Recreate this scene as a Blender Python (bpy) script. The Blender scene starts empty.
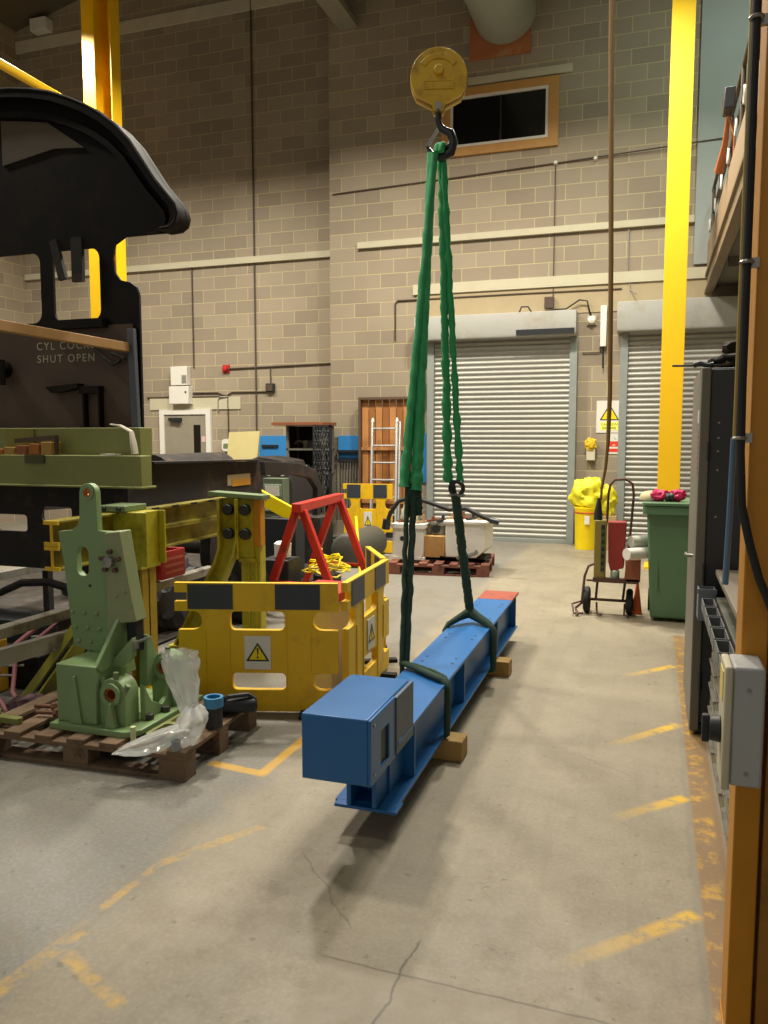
import bpy, bmesh, math, random
from mathutils import Vector, Matrix, noise
from mathutils.geometry import tessellate_polygon
random.seed(7)
S = bpy.context.scene
COL = S.collection
# ------------------------------------------------------------------ camera, world, lights, exposure
PITCH = math.atan(74 / 800); YAW = math.radians(18.5)
cd = bpy.data.cameras.new('camera'); cam = bpy.data.objects.new('camera', cd); COL.objects.link(cam)
cd.sensor_fit = 'VERTICAL'; cd.sensor_height = 24; cd.lens = 24 * 800 / 1024; cd.clip_start = .05
cam.location = (0, 0, 1.62); cam.rotation_euler = (math.pi / 2 - PITCH, 0, YAW)
S.camera = cam
S.view_settings.view_transform = 'Standard'; S.view_settings.look = 'None'
S.view_settings.gamma = 1; S.view_settings.use_curve_mapping = False
S.view_settings.exposure = 0.0
W = bpy.data.worlds.new('world'); S.world = W; W.use_nodes = True
W.node_tree.nodes['Background'].inputs[0].default_value = (.93, .9, .82, 1)
W.node_tree.nodes['Background'].inputs[1].default_value = .37
def lamp(x, y, z, e, col, size=.6, spread=150):
    l = bpy.data.lights.new('high_bay_and_fill_lamp', 'AREA'); l.energy = e; l.color = col; l.size = size; l.shape = 'DISK'; l.spread = math.radians(spread)
    o = bpy.data.objects.new('high_bay_and_fill_lamp', l); COL.objects.link(o); o.location = (x, y, z)
WARM = (1, .915, .77)
for x, y, e in ((-8.2, 9.0, 380), (-8.2, 3.5, 140), (-4.6, 9.0, 360), (-3.9, 4.6, 200), (-1.2, 9.0, 350), (-.6, 5.6, 80), (-.1, 8.0, 110), (-1.2, .6, 20)):  # next-to-last one is added only to brighten the right-hand shutter
    lamp(x, y, 7.3, e, WARM)
lamp(1.4, 9.8, 8.6, 110, (.8, 1, .86), spread=175)

# ------------------------------------------------------------------ materials
def lin(h):
    h = h.lstrip('#'); r = []
    for i in (0, 2, 4):
        c = int(h[i:i + 2], 16) / 255
        r.append(c / 12.92 if c <= .04045 else ((c + .055) / 1.055) ** 2.4)
    return r + [1]
MATS = {}
def mat(name, hx, rough=.6, metal=0, var=.15, scale=6, bump=0, dirt=None, trans=0, coat=0, alpha=1, dscale=3, dlo=.52, dhi=.66, spec=.5):
    if name in MATS: return MATS[name]
    m = bpy.data.materials.new(name); m.use_nodes = True; nt = m.node_tree; N = nt.nodes; L = nt.links
    b = N['Principled BSDF']; c = lin(hx)
    tc = N.new('ShaderNodeTexCoord'); nz = N.new('ShaderNodeTexNoise'); nz.inputs['Scale'].default_value = scale; nz.inputs['Detail'].default_value = 5
    L.new(tc.outputs['Object'], nz.inputs['Vector'])
    mx = N.new('ShaderNodeMix'); mx.data_type = 'RGBA'
    mx.inputs[6].default_value = [v * (1 - var) for v in c[:3]] + [1]; mx.inputs[7].default_value = [min(1, v * (1 + var)) for v in c[:3]] + [1]
    L.new(nz.outputs[0], mx.inputs[0]); out = mx.outputs[2]
    if dirt:
        n2 = N.new('ShaderNodeTexNoise'); n2.inputs['Scale'].default_value = dscale; n2.inputs['Detail'].default_value = 8; n2.inputs['Roughness'].default_value = .7
        L.new(tc.outputs['Object'], n2.inputs['Vector'])
        mr = N.new('ShaderNodeMapRange'); mr.inputs[1].default_value = dlo; mr.inputs[2].default_value = dhi; L.new(n2.outputs[0], mr.inputs[0])
        m2 = N.new('ShaderNodeMix'); m2.data_type = 'RGBA'; m2.inputs[7].default_value = lin(dirt)
        L.new(mr.outputs[0], m2.inputs[0]); L.new(out, m2.inputs[6]); out = m2.outputs[2]
    L.new(out, b.inputs['Base Color'])
    b.inputs['Roughness'].default_value = rough; b.inputs['Metallic'].default_value = metal
    b.inputs['Transmission Weight'].default_value = trans; b.inputs['Coat Weight'].default_value = coat; b.inputs['Alpha'].default_value = alpha
    b.inputs['Specular IOR Level'].default_value = spec
    if bump:
        bp = N.new('ShaderNodeBump'); bp.inputs['Strength'].default_value = bump; bp.inputs['Distance'].default_value = .01
        n3 = N.new('ShaderNodeTexNoise'); n3.inputs['Scale'].default_value = scale * 8; L.new(tc.outputs['Object'], n3.inputs['Vector'])
        L.new(n3.outputs[0], bp.inputs['Height']); L.new(bp.outputs[0], b.inputs['Normal'])
    MATS[name] = m
    return m

def block_mat():
    m = bpy.data.materials.new('block_wall'); m.use_nodes = True; nt = m.node_tree; N = nt.nodes; L = nt.links; b = N['Principled BSDF']
    tc = N.new('ShaderNodeTexCoord'); sx = N.new('ShaderNodeSeparateXYZ'); cx = N.new('ShaderNodeCombineXYZ')
    L.new(tc.outputs['Object'], sx.inputs[0]); L.new(sx.outputs[2], cx.inputs[1])
    ad = N.new('ShaderNodeMath'); ad.operation = 'ADD'; L.new(sx.outputs[0], ad.inputs[0]); L.new(sx.outputs[1], ad.inputs[1]); L.new(ad.outputs[0], cx.inputs[0])
    br = N.new('ShaderNodeTexBrick'); L.new(cx.outputs[0], br.inputs['Vector'])
    br.inputs['Scale'].default_value = 1; br.inputs['Brick Width'].default_value = .45; br.inputs['Row Height'].default_value = .225
    br.inputs['Mortar Size'].default_value = .0078; br.inputs['Mortar Smooth'].default_value = .25; br.inputs['Bias'].default_value = 0
    br.inputs['Color1'].default_value = lin('#8d8170'); br.inputs['Color2'].default_value = lin('#9f937f'); br.inputs['Mortar'].default_value = lin('#b7ab85')
    n = N.new('ShaderNodeTexNoise'); n.inputs['Scale'].default_value = .7; n.inputs['Detail'].default_value = 6; L.new(tc.outputs['Object'], n.inputs['Vector'])
    mr = N.new('ShaderNodeMapRange'); mr.inputs[3].default_value = .78; mr.inputs[4].default_value = 1.22; L.new(n.outputs[0], mr.inputs[0])
    mx = N.new('ShaderNodeMix'); mx.data_type = 'RGBA'; mx.blend_type = 'MULTIPLY'; mx.inputs[0].default_value = 1
    L.new(br.outputs[0], mx.inputs[6]); L.new(mr.outputs[0], mx.inputs[7]); L.new(mx.outputs[2], b.inputs['Base Color'])
    b.inputs['Roughness'].default_value = .9
    bp = N.new('ShaderNodeBump'); bp.inputs['Strength'].default_value = .5; bp.inputs['Distance'].default_value = .008; bp.invert = True
    L.new(br.outputs['Fac'], bp.inputs['Height']); L.new(bp.outputs[0], b.inputs['Normal'])
    return m

def floor_mat():
    m = bpy.data.materials.new('painted_concrete'); m.use_nodes = True; nt = m.node_tree; N = nt.nodes; L = nt.links; b = N['Principled BSDF']
    tc = N.new('ShaderNodeTexCoord'); sx = N.new('ShaderNodeSeparateXYZ'); L.new(tc.outputs['Object'], sx.inputs[0])
    X, Y = sx.outputs[0], sx.outputs[1]
    def math_(op, a, c=None, clamp=False):
        n = N.new('ShaderNodeMath'); n.operation = op; n.use_clamp = clamp
        for i, v in enumerate((a, c)):
            if v is None: continue
            if isinstance(v, (int, float)): n.inputs[i].default_value = v
            else: L.new(v, n.inputs[i])
        return n.outputs[0]
    def noise_(sc, det=6, ro=.6, vec=None):
        n = N.new('ShaderNodeTexNoise'); n.inputs['Scale'].default_value = sc; n.inputs['Detail'].default_value = det; n.inputs['Roughness'].default_value = ro
        L.new(vec or tc.outputs['Object'], n.inputs['Vector']); return n.outputs[0]
    def rng(v, a, c, d=0, e=1):
        n = N.new('ShaderNodeMapRange'); n.inputs[1].default_value = a; n.inputs[2].default_value = c; n.inputs[3].default_value = d; n.inputs[4].default_value = e
        L.new(v, n.inputs[0]); return n.outputs[0]
    def mix(f, a, c, blend='MIX'):
        n = N.new('ShaderNodeMix'); n.data_type = 'RGBA'; n.blend_type = blend
        if isinstance(f, (int, float)): n.inputs[0].default_value = f
        else: L.new(f, n.inputs[0])
        for i, v in ((6, a), (7, c)):
            if isinstance(v, str): n.inputs[i].default_value = lin(v)
            else: L.new(v, n.inputs[i])
        return n.outputs[2]
    n1 = noise_(.9); n2 = noise_(7, 8, .7)
    base = mix(rng(n1, .35, .65), '#837b6b', '#938a77')
    # older bluish-grey screed in the bay on the left, edge wandering
    edge = math_('ADD', X, math_('MULTIPLY', math_('SUBTRACT', noise_(3.5), .5), .35))
    edge = math_('ADD', edge, math_('MULTIPLY', Y, .0))
    base = mix(math_('MULTIPLY', rng(edge, -1.66, -1.80), .9), base, '#74736e')
    base = mix(math_('MULTIPLY', rng(n2, .48, .72), .5), base, '#7a705e')
    base = mix(math_('MULTIPLY', rng(noise_(1.7, 7, .65), .50, .66), .38), base, '#6e6452')
    base = mix(math_('MULTIPLY', rng(noise_(60, 3, .6), .45, .7), .22), base, '#b0a791')
    sp = noise_(24, 3, .5); base = mix(math_('MULTIPLY', rng(sp, .66, .72), .5), base, '#57503f')
    # long scuffs
    mp = N.new('ShaderNodeMapping'); mp.inputs['Rotation'].default_value = (0, 0, .35); mp.inputs['Scale'].default_value = (9, .8, 1); L.new(tc.outputs['Object'], mp.inputs[0])
    base = mix(math_('MULTIPLY', rng(noise_(1.3, 6, .7, mp.outputs[0]), .52, .72), .38), base, '#70685a')
    JIT = [math_('MULTIPLY', math_('SUBTRACT', noise_(7, 6), .5), .06)]
    wear = noise_(9, 8, .75); wear2 = noise_(2.2, 4, .6)
    def seg(x0, y0, x1, y1, w, soft=.008):
        # distance to a segment in the floor plane
        dx, dy = x1 - x0, y1 - y0; ll = math.hypot(dx, dy); ux, uy = dx / ll, dy / ll
        px = math_('SUBTRACT', X if w > .02 else math_('ADD', X, JIT[0]), x0); py = math_('SUBTRACT', Y if w > .02 else math_('ADD', Y, JIT[0]), y0)
        t = math_('ADD', math_('MULTIPLY', px, ux), math_('MULTIPLY', py, uy))
        d = math_('ABSOLUTE', math_('SUBTRACT', math_('MULTIPLY', px, uy), math_('MULTIPLY', py, ux)))
        a = rng(d, w / 2 + soft, w / 2 - soft); c = math_('MULTIPLY', rng(t, -.01, .02), rng(t, ll + .01, ll - .02))
        return math_('MULTIPLY', a, c), t, ll
    def paint(base, s, lo, hi, col, amt=1., fade=None):
        f, t, ll = s
        f = math_('MULTIPLY', f, math_('MULTIPLY', rng(wear, lo, hi), amt))
        if fade: f = math_('MULTIPLY', f, rng(t, ll * fade[0], ll * fade[1], fade[2], fade[3]))
        return mix(f, base, col)
    # brown undercoat then yellow along the right-hand walkway edge
    base = paint(base, seg(.262, .8, .262, 6.9, .11), .15, .38, '#80623a', .8)
    base = paint(base, seg(.25, .8, .25, 6.9, .08), .50, .62, '#c79a2c', .75)
    base = mix(math_('MULTIPLY', seg(.19, .8, .19, 6.9, .02)[0], .35), base, '#6c6c60')
    for (x0, y0, x1, y1) in ((-.35, 4.05, .19, 4.72), (-.26, 3.28, .19, 3.74), (-.42, 2.18, .19, 2.80), (-.30, 5.4, .19, 5.95)):
        base = paint(base, seg(x1, y1, x0, y0, .06, .012), .36, .50, '#d6ab22', .95, (.05, .7, 1, 0))
    for s in ((-2.06, 3.40, -1.72, 3.36, .06), (-1.75, 3.36, -1.73, 4.2, .055), (-1.05, 6.3, -1.5, 5.5, .06)):
        base = paint(base, seg(*s), .32, .46, '#cfa030', .8)
    for s in ((-1.80, 1.55, -1.74, 2.1, .06), (-1.76, 2.18, -1.74, 2.50, .035), (-1.74, 2.5, -1.5, 2.9, .05), (-1.72, 1.95, -1.4, 1.80, .05)):
        base = paint(base, seg(*s), .42, .62, '#c49c38', .75)
    # joints and cracks
    jn = math_('MULTIPLY', math_('SUBTRACT', noise_(5, 4), .5), .05)
    jy = math_('ADD', math_('ADD', Y, math_('MULTIPLY', X, -.30)), jn)
    def line(v, at, w, amt, base, col='#4d483c'):
        d = math_('ABSOLUTE', math_('SUBTRACT', v, at)); return mix(math_('MULTIPLY', rng(d, w, w * .3), amt), base, col)
    jy2 = math_('ADD', math_('ADD', Y, math_('MULTIPLY', X, .02)), math_('MULTIPLY', jn, .5))
    right = rng(X, -.95, -.9)
    d = math_('ABSOLUTE', math_('SUBTRACT', jy2, 2.17)); base = mix(math_('MULTIPLY', math_('MULTIPLY', rng(d, .007, .002), right), .8), base, '#4d483c')
    base = mix(math_('MULTIPLY', math_('MULTIPLY', rng(jy2, 2.19, 2.15), right), .55), base, '#7d7360')
    base = mix(math_('MULTIPLY', seg(-.69, 1.95, -.67, 2.36, .008, .003)[0], .8), base, '#433e34')
    base = mix(math_('MULTIPLY', seg(-.9, 2.35, -1.25, 2.75, .006, .003)[0], .5), base, '#433e34')
    base = mix(math_('MULTIPLY', seg(-.35, 4.1, -.05, 3.9, .006, .003)[0], .5), base, '#433e34')
    L.new(base, b.inputs['Base Color']); L.new(rng(n2, .3, .7, .42, .62), b.inputs['Roughness'])
    bp = N.new('ShaderNodeBump'); bp.inputs['Strength'].default_value = .12; bp.inputs['Distance'].default_value = .01; L.new(n2, bp.inputs['Height']); L.new(bp.outputs[0], b.inputs['Normal'])
    return m

BLK = block_mat(); FLR = floor_mat()
YEL = mat('barrier_yellow', '#e6b912', .5, var=.12, dirt='#b98a2c', dscale=4, dlo=.55, dhi=.8)
YCOL = mat('column_yellow', '#ecbd0e', .45, var=.05)
YORA = mat('post_orange', '#bd8012', .5, var=.12, dirt='#8c5a14', dscale=3, dlo=.55, dhi=.75)
YOLD = mat('post_ochre', '#9c6a18', .6, var=.2, dirt='#5c4416', dscale=5, dlo=.5, dhi=.7)
OLIVE = mat('jack_olive_yellow', '#aaa324', .45, var=.15, dirt='#6a5d14', dscale=5, dlo=.5, dhi=.75)
OLIVE2 = mat('girder_olive', '#8f8426', .5, var=.2, dirt='#4d3f12', dscale=4, dlo=.45, dhi=.7)
GRN = mat('casting_green', '#7f9a6a', .42, var=.1, scale=5, dirt='#8b8a63', dscale=4, dlo=.55, dhi=.75)
GRN2 = mat('buffer_green', '#7d8249', .5, var=.12, dirt='#8a7a45', dscale=5, dlo=.6, dhi=.75)
GDK = mat('bracket_green', '#6c7f58', .5)
BLUE = mat('beam_blue', '#1f66a8', .38, var=.1, scale=5, dirt='#3c76b0', dscale=6, dlo=.6, dhi=.8)
RUSTP = mat('red_oxide', '#9a4838', .6, dirt='#6b3526', dscale=9)
BLACK = mat('cab_black', '#100d0c', .7, spec=.2, var=.4, scale=3, dirt='#231a14', dscale=2, dlo=.5, dhi=.7)
PLATE = mat('backplate_soot', '#54463c', .6, spec=.3, var=.35, scale=2.5, dirt='#55442f', dscale=3.5, dlo=.55, dhi=.75)
FRAME = mat('frame_dark', '#211d1c', .75, var=.3, dirt='#4a382a', dscale=4)
RUBB = mat('rubber_black', '#151515', .7, var=.2)
STEEL = mat('steel', '#9a9994', .35, .7, dirt='#6b6257', dscale=8)
ALU = mat('aluminium', '#c4c6c4', .35, .6)
RAILM = mat('rail_steel', '#8f8b83', .4, .3, var=.15, dirt='#5c554a', dscale=6)
GALV = mat('shutter_galvanised', '#a3a39c', .45, .25, var=.08)
BOXW = mat('shutter_hood', '#adaea9', .6, var=.07, dirt='#a39f90', dscale=2.5)
JAMB = mat('guide_channel', '#8d9490', .5, .2)
WHITE = mat('white_paint', '#dcdad2', .5, var=.05)
CREAM = mat('lintel_cream', '#bdb79e', .8, var=.12, scale=3)
TAN = mat('render_tan', '#a8997a', .85, var=.1)
WOOD = mat('pallet_wood', '#75604a', .85, var=.35, scale=12, dirt='#3c2c1f', dscale=6)
WOODR = mat('pallet_red_wood', '#7b4a3a', .8, var=.3, scale=10, dirt='#4a2b22', dscale=6)
TIMB = mat('timber_packer', '#a3854f', .8, var=.25, scale=14)
PLY = mat('plywood', '#d2c68c', .7, var=.06)
BRWD = mat('brown_board', '#8f5535', .7, var=.2)
ORWD = mat('orange_frame_wood', '#c08f4e', .6, var=.15)
BLUB = mat('panel_blue', '#2f7fc0', .5, var=.05)
RED = mat('trestle_red', '#c02a1c', .45, var=.12, dirt='#8c2a20', dscale=6)
GSL = mat('sling_green', '#35a468', .7, var=.3, scale=22, bump=.5)
DSL = mat('sling_dark_green', '#2a4438', .85, var=.3, scale=20, bump=.5)
HOOKY = mat('hook_block_yellow', '#dab31c', .35, var=.15, dirt='#8e6a12', dscale=7, dlo=.5, dhi=.75)
DSTL = mat('dark_steel', '#3c3f42', .35, .6)
GLASS = mat('dark_glass', '#0b0c0c', .12, var=.1)
BINGR = mat('bin_green', '#587a58', .5, var=.08)
CABD = mat('cabinet_dark', '#34383c', .5, var=.1)
CABL = mat('cabinet_grey', '#6f6d63', .5, var=.08)
BOXG = mat('enclosure_grey', '#a9acad', .5, var=.05)
DOORG = mat('door_grey', '#8e8878', .6)
CEIL = mat('roof_sheet', '#5d5543', .8)
GPAN = mat('panel_grey', '#9aa19e', .7, var=.08, scale=2)
DUCT = mat('duct_grey', '#959a90', .6, var=.12, scale=2)
BRNZ = mat('bronze', '#a8622e', .35, .5)
CLIP = mat('plastic_dark', '#22262b', .5)
PINK = mat('glove_pink', '#d2215f', .6)
BYEL = mat('bag_yellow', '#e3dc2a', .5, bump=.3)
LYEL = mat('bin_yellow', '#f3d800', .45)
REDP = mat('plastic_red', '#b0201c', .5)
BRN = mat('cable_brown', '#71562a', .6)
CABLE = mat('cable_black', '#1b1a1a', .6)
HOSE = mat('conduit_brown', '#4c3f31', .6)
GALC = mat('conduit_galvanised', '#8f9088', .5, .3)
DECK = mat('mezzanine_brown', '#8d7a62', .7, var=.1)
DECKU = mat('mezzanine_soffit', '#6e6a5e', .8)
CLEAR = mat('clear_polythene', '#f2f5f4', .16, var=.03, trans=.3, coat=1, alpha=.55)
OLTR = mat('channel_olive', '#8d8a20', .5)

# ------------------------------------------------------------------ geometry
class G:
    def __init__(s): s.b = bmesh.new(); s.M = None
    def _v(s, p):
        p = Vector(p)
        return s.b.verts.new(s.M @ p if s.M else p)
    def box(s, x0, x1, y0, y1, z0, z1):
        v = [s._v(p) for p in ((x0, y0, z0), (x1, y0, z0), (x1, y1, z0), (x0, y1, z0), (x0, y0, z1), (x1, y0, z1), (x1, y1, z1), (x0, y1, z1))]
        for f in ((0, 3, 2, 1), (4, 5, 6, 7), (0, 1, 5, 4), (1, 2, 6, 5), (2, 3, 7, 6), (3, 0, 4, 7)): s.b.faces.new([v[i] for i in f])
        return s
    def prism(s, loops, ax, a, b):
        """loops: outer 2D loop plus hole loops; extruded along ax from a to b"""
        if not isinstance(loops[0][0], (tuple, list)): loops = [loops]
        def p3(p, t): return {'x': (t, p[0], p[1]), 'y': (p[0], t, p[1]), 'z': (p[0], p[1], t)}[ax]
        tris = tessellate_polygon([[Vector((p[0], p[1], 0)) for p in l] for l in loops])
        fl = [p for l in loops for p in l]
        A = [s._v(p3(p, a)) for p in fl]; B = [s._v(p3(p, b)) for p in fl]
        for t in tris:
            for Vs in (A, B):
                try: s.b.faces.new([Vs[i] for i in t])
                except ValueError: pass
        o = 0
        for l in loops:
            n = len(l)
            for i in range(n):
                j = (i + 1) % n
                try: s.b.faces.new((A[o + i], A[o + j], B[o + j], B[o + i]))
                except ValueError: pass
            o += n
        return s
    def ring(s, c, u, v, ru, rv, n):
        return [s._v(c + u * (math.cos(2 * math.pi * i / n) * ru) + v * (math.sin(2 * math.pi * i / n) * rv)) for i in range(n)]
    def tube(s, pts, r, n=10, closed=False, flat=1., up=None, cap=True):
        pts = [Vector(p) for p in pts]; m = len(pts); rings = []; pu = None
        for i, p in enumerate(pts):
            t = (pts[(i + 1) % m] - pts[i - 1]) if closed else (pts[min(i + 1, m - 1)] - pts[max(i - 1, 0)])
            if t.length < 1e-9: t = Vector((0, 0, 1))
            t.normalize()
            u = (pu - t * pu.dot(t)) if pu else ((Vector(up) if up else (Vector((0, 0, 1)) if abs(t.z) < .9 else Vector((1, 0, 0)))).cross(t))
            if u.length < 1e-6: u = t.orthogonal()
            u.normalize(); pu = u; v = t.cross(u)
            rr = r[i] if isinstance(r, (list, tuple)) else r
            rings.append(s.ring(p, u, v, rr, rr * flat, n))
        for i in range(m if closed else m - 1):
            A, B = rings[i], rings[(i + 1) % m]
            for k in range(n): s.b.faces.new((A[k], A[(k + 1) % n], B[(k + 1) % n], B[k]))
        if not closed and cap: s.b.faces.new(rings[0][::-1]); s.b.faces.new(rings[-1])
        return s
    def cyl(s, p0, p1, r, r1=None, n=20): return s.tube([p0, p1], [r, r if r1 is None else r1], n)
    def lathe(s, prof, c, ax='z', n=24):
        c = Vector(c); rings = []
        A, U, V = {'z': ((0, 0, 1), (1, 0, 0), (0, 1, 0)), 'y': ((0, 1, 0), (1, 0, 0), (0, 0, -1)), 'x': ((1, 0, 0), (0, 1, 0), (0, 0, 1))}[ax]
        for r, h in prof: rings.append(s.ring(c + Vector(A) * h, Vector(U), Vector(V), max(r, 1e-4), max(r, 1e-4), n))
        for P_, Q in zip(rings, rings[1:]):
            for k in range(n): s.b.faces.new((P_[k], P_[(k + 1) % n], Q[(k + 1) % n], Q[k]))
        if prof[0][0] == prof[-1][0] and prof[0][0] > .01 and prof[0][1] != prof[-1][1] and len(prof) > 2:
            for k in range(n): s.b.faces.new((rings[-1][k], rings[-1][(k + 1) % n], rings[0][(k + 1) % n], rings[0][k]))
        else: s.b.faces.new(rings[0][::-1]); s.b.faces.new(rings[-1])
        return s
    def torus(s, c, R, r, ax='y', n=28, m=8, a0=0, a1=360, sx=1.):
        c = Vector(c); full = a1 - a0 >= 359.9; k = n if full else n + 1; pts = []
        for i in range(k):
            a = math.radians(a0 + (a1 - a0) * i / n); p, q = math.cos(a) * R * sx, math.sin(a) * R
            pts.append(c + Vector({'y': (p, 0, q), 'x': (0, p, q), 'z': (p, q, 0)}[ax]))
        return s.tube(pts, r, m, closed=full)
    def bar(s, p0, p1, w, h, up=(0, 0, 1)):
        p0, p1 = Vector(p0), Vector(p1); t = (p1 - p0).normalized(); u = Vector(up).cross(t)
        if u.length < 1e-5: u = t.orthogonal()
        u.normalize(); v = t.cross(u); R = []
        for p in (p0, p1): R.append([s._v(p + u * a * w / 2 + v * b * h / 2) for a, b in ((-1, -1), (1, -1), (1, 1), (-1, 1))])
        s.b.faces.new(R[0][::-1]); s.b.faces.new(R[1])
        for k in range(4): s.b.faces.new((R[0][k], R[0][(k + 1) % 4], R[1][(k + 1) % 4], R[1][k]))
        return s
    def blob(s, c, r, amp=.2, freq=3., seed=0, lvl=3, zmin=None):
        t = bmesh.new(); bmesh.ops.create_icosphere(t, subdivisions=lvl, radius=1); vm = {}
        for v in t.verts:
            n = v.co.normalized(); d = 1 + amp * noise.noise(n * freq + Vector((seed * 3.7, seed, 0))) + amp * .5 * noise.noise(n * freq * 2.7 + Vector((seed, 5, 1)))
            p = Vector((c[0] + n.x * r[0] * d, c[1] + n.y * r[1] * d, c[2] + n.z * r[2] * d))
            if zmin is not None: p.z = max(p.z, zmin)
            vm[v.index] = s._v(p)
        for f in t.faces: s.b.faces.new([vm[v.index] for v in f.verts])
        t.free(); return s
def tag(o, label=None, cat=None, group=None, kind=None):
    if label: o['label'] = label
    if cat: o['category'] = cat
    if group: o['group'] = group
    if kind: o['kind'] = kind
    return o
def wloc(o):
    v = Vector((0, 0, 0))
    while o: v += o.location; o = o.parent
    return v
def obj(name, g, m, parent=None, bevel=0, smooth=35, label=None, cat=None, group=None, kind=None):
    """one mesh object from world-space geometry"""
    me = bpy.data.meshes.new(name); b = g.b
    bmesh.ops.recalc_face_normals(b, faces=b.faces[:])
    if parent: off = wloc(parent); loc = Vector((0, 0, 0))
    else:
        if kind: off = Vector((0, 0, 0))
        else:
            xs = [v.co.x for v in b.verts]; ys = [v.co.y for v in b.verts]; zs = [v.co.z for v in b.verts]
            off = Vector(((min(xs) + max(xs)) / 2, (min(ys) + max(ys)) / 2, min(zs)))
        loc = off.copy()
    for v in b.verts: v.co -= off
    for f in b.faces: f.smooth = True
    b.to_mesh(me); b.free(); me.set_sharp_from_angle(angle=math.radians(smooth)); me.materials.append(m)
    o = bpy.data.objects.new(name, me); COL.objects.link(o); o.parent = parent; o.location = loc
    if bevel:
        md = o.modifiers.new('bevel', 'BEVEL'); md.width = bevel; md.segments = 2; md.limit_method = 'ANGLE'; md.angle_limit = math.radians(40)
    return tag(o, label, cat, group, kind)
def thing(name, loc, label, cat, group=None):
    o = bpy.data.objects.new(name, None); COL.objects.link(o); o.location = loc; o.empty_display_size = .1
    return tag(o, label, cat, group)
def struct(name, g, m, parent=None, bevel=0): return obj(name, g, m, parent, bevel, kind='structure')
def dup(root, loc, rotz=0, label=None, group=None):
    def cp(o, par):
        c = o.copy(); COL.objects.link(c); c.parent = par
        for ch in [x for x in bpy.data.objects if x.parent == o and x != c]: cp(ch, c)
        return c
    r = cp(root, None); r.location = loc; r.rotation_euler = (0, 0, rotz)
    if label: r['label'] = label
    if group: r['group'] = group
    return r
def text(name, s, size, loc, rot, m, parent, ext=.001, align='CENTER', space=1.):
    cu = bpy.data.curves.new(name, 'FONT'); cu.body = s; cu.size = size; cu.extrude = ext; cu.align_x = align; cu.align_y = 'CENTER'; cu.space_character = space
    t = bpy.data.objects.new(name + '_tmp', cu); COL.objects.link(t)
    bpy.context.view_layer.update(); dg = bpy.context.evaluated_depsgraph_get()
    me = bpy.data.meshes.new_from_object(t.evaluated_get(dg)); bpy.data.objects.remove(t)
    me.transform(Matrix.LocRotScale(Vector(loc) - wloc(parent), __import__('mathutils').Euler(rot), None))
    me.materials.clear(); me.materials.append(m)
    o = bpy.data.objects.new(name, me); COL.objects.link(o); o.parent = parent
    return o
def circ(cx, cy, r, n=20, a0=0, a1=360, ry=None):
    ry = ry or r; full = a1 - a0 >= 359.9
    return [(cx + r * math.cos(math.radians(a0 + (a1 - a0) * i / n)), cy + ry * math.sin(math.radians(a0 + (a1 - a0) * i / n))) for i in range(n if full else n + 1)]
def rrect(x0, x1, y0, y1, r, n=5, corners=(1, 1, 1, 1)):
    out = []
    for k, (cx, cy, a) in enumerate(((x1 - r, y1 - r, 0), (x0 + r, y1 - r, 90), (x0 + r, y0 + r, 180), (x1 - r, y0 + r, 270))):
        if corners[k]: out += circ(cx, cy, r, n, a, a + 90)
        else: out.append(((x1, y1), (x0, y1), (x0, y0), (x1, y0))[k])
    return out
def lerp(a, b, t): return Vector(a).lerp(Vector(b), t)

# ================================================================== THE SETTING
YW = 12.6; YL = 12.95
struct('floor', G().box(-12.2, 3.4, -3.5, 13.3, -.2, 0), FLR)
struct('wall_back', G().box(-5.16, 3.4, YW, YW + .8, 0, 11.2), BLK)
struct('wall_back_left', G().box(-12.2, -5.16, YL, YL + .45, 0, 11.6), BLK)
struct('wall_left', G().box(-12.2, -11.72, -3.5, YL, 0, 11.2), BLK)
struct('wall_right', G().box(3.1, 3.4, -3.5, YW, 0, 11.2), BLK)
g = G(); g.prism([(-12.2, 9.2), (-4.6, 11.0), (3.4, 9.2), (3.4, 9.5), (-4.6, 11.3), (-12.2, 9.5)], 'y', -3.5, 13.3)
struct('ceiling', g, CEIL)
struct('trim_1', G().box(-11.72, -5.16, YL - .03, YL, 8.9, 9.12), mat('ring_beam_concrete', '#c2bba2', .8), bevel=.005)
g = G(); g.box(-4.98, -4.66, 1, YW, 8.15, 8.25).box(-4.98, -4.66, 1, YW, 8.55, 8.62).box(-4.85, -4.79, 1, YW, 8.25, 8.55)
struct('trim_2', g, mat('roof_steel_grey', '#8d8a7c', .6))
struct('trim_3', G().box(-3.72, .75, YW - .04, YW, 3.9, 4.06), CREAM, bevel=.004)           # concrete lintel over the shutters
struct('trim_4', G().box(-3.66, .75, YW - .012, YW, 3.5, 3.9), TAN)
struct('trim_5', G().box(-2.85, -1.28, YW - .03, YW, 7.0, 7.12), CREAM, bevel=.004)
struct('trim_6', G().box(.48, 3.1, YW - .06, YW, 4.1, 10.6), GPAN)
struct('trim_7', G().box(-4.66, .475, YW - .06, YW, 4.69, 4.79), CREAM, bevel=.004)          # steel trunking
struct('trim_8', G().box(-11.7, -5.16, YL - .06, YL, 4.68, 4.79), CREAM, bevel=.004)
struct('trim_9', G().box(-8.95, -7.05, YL - .02, YL, 2.14, 2.36), CREAM)                    # door lintel
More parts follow.
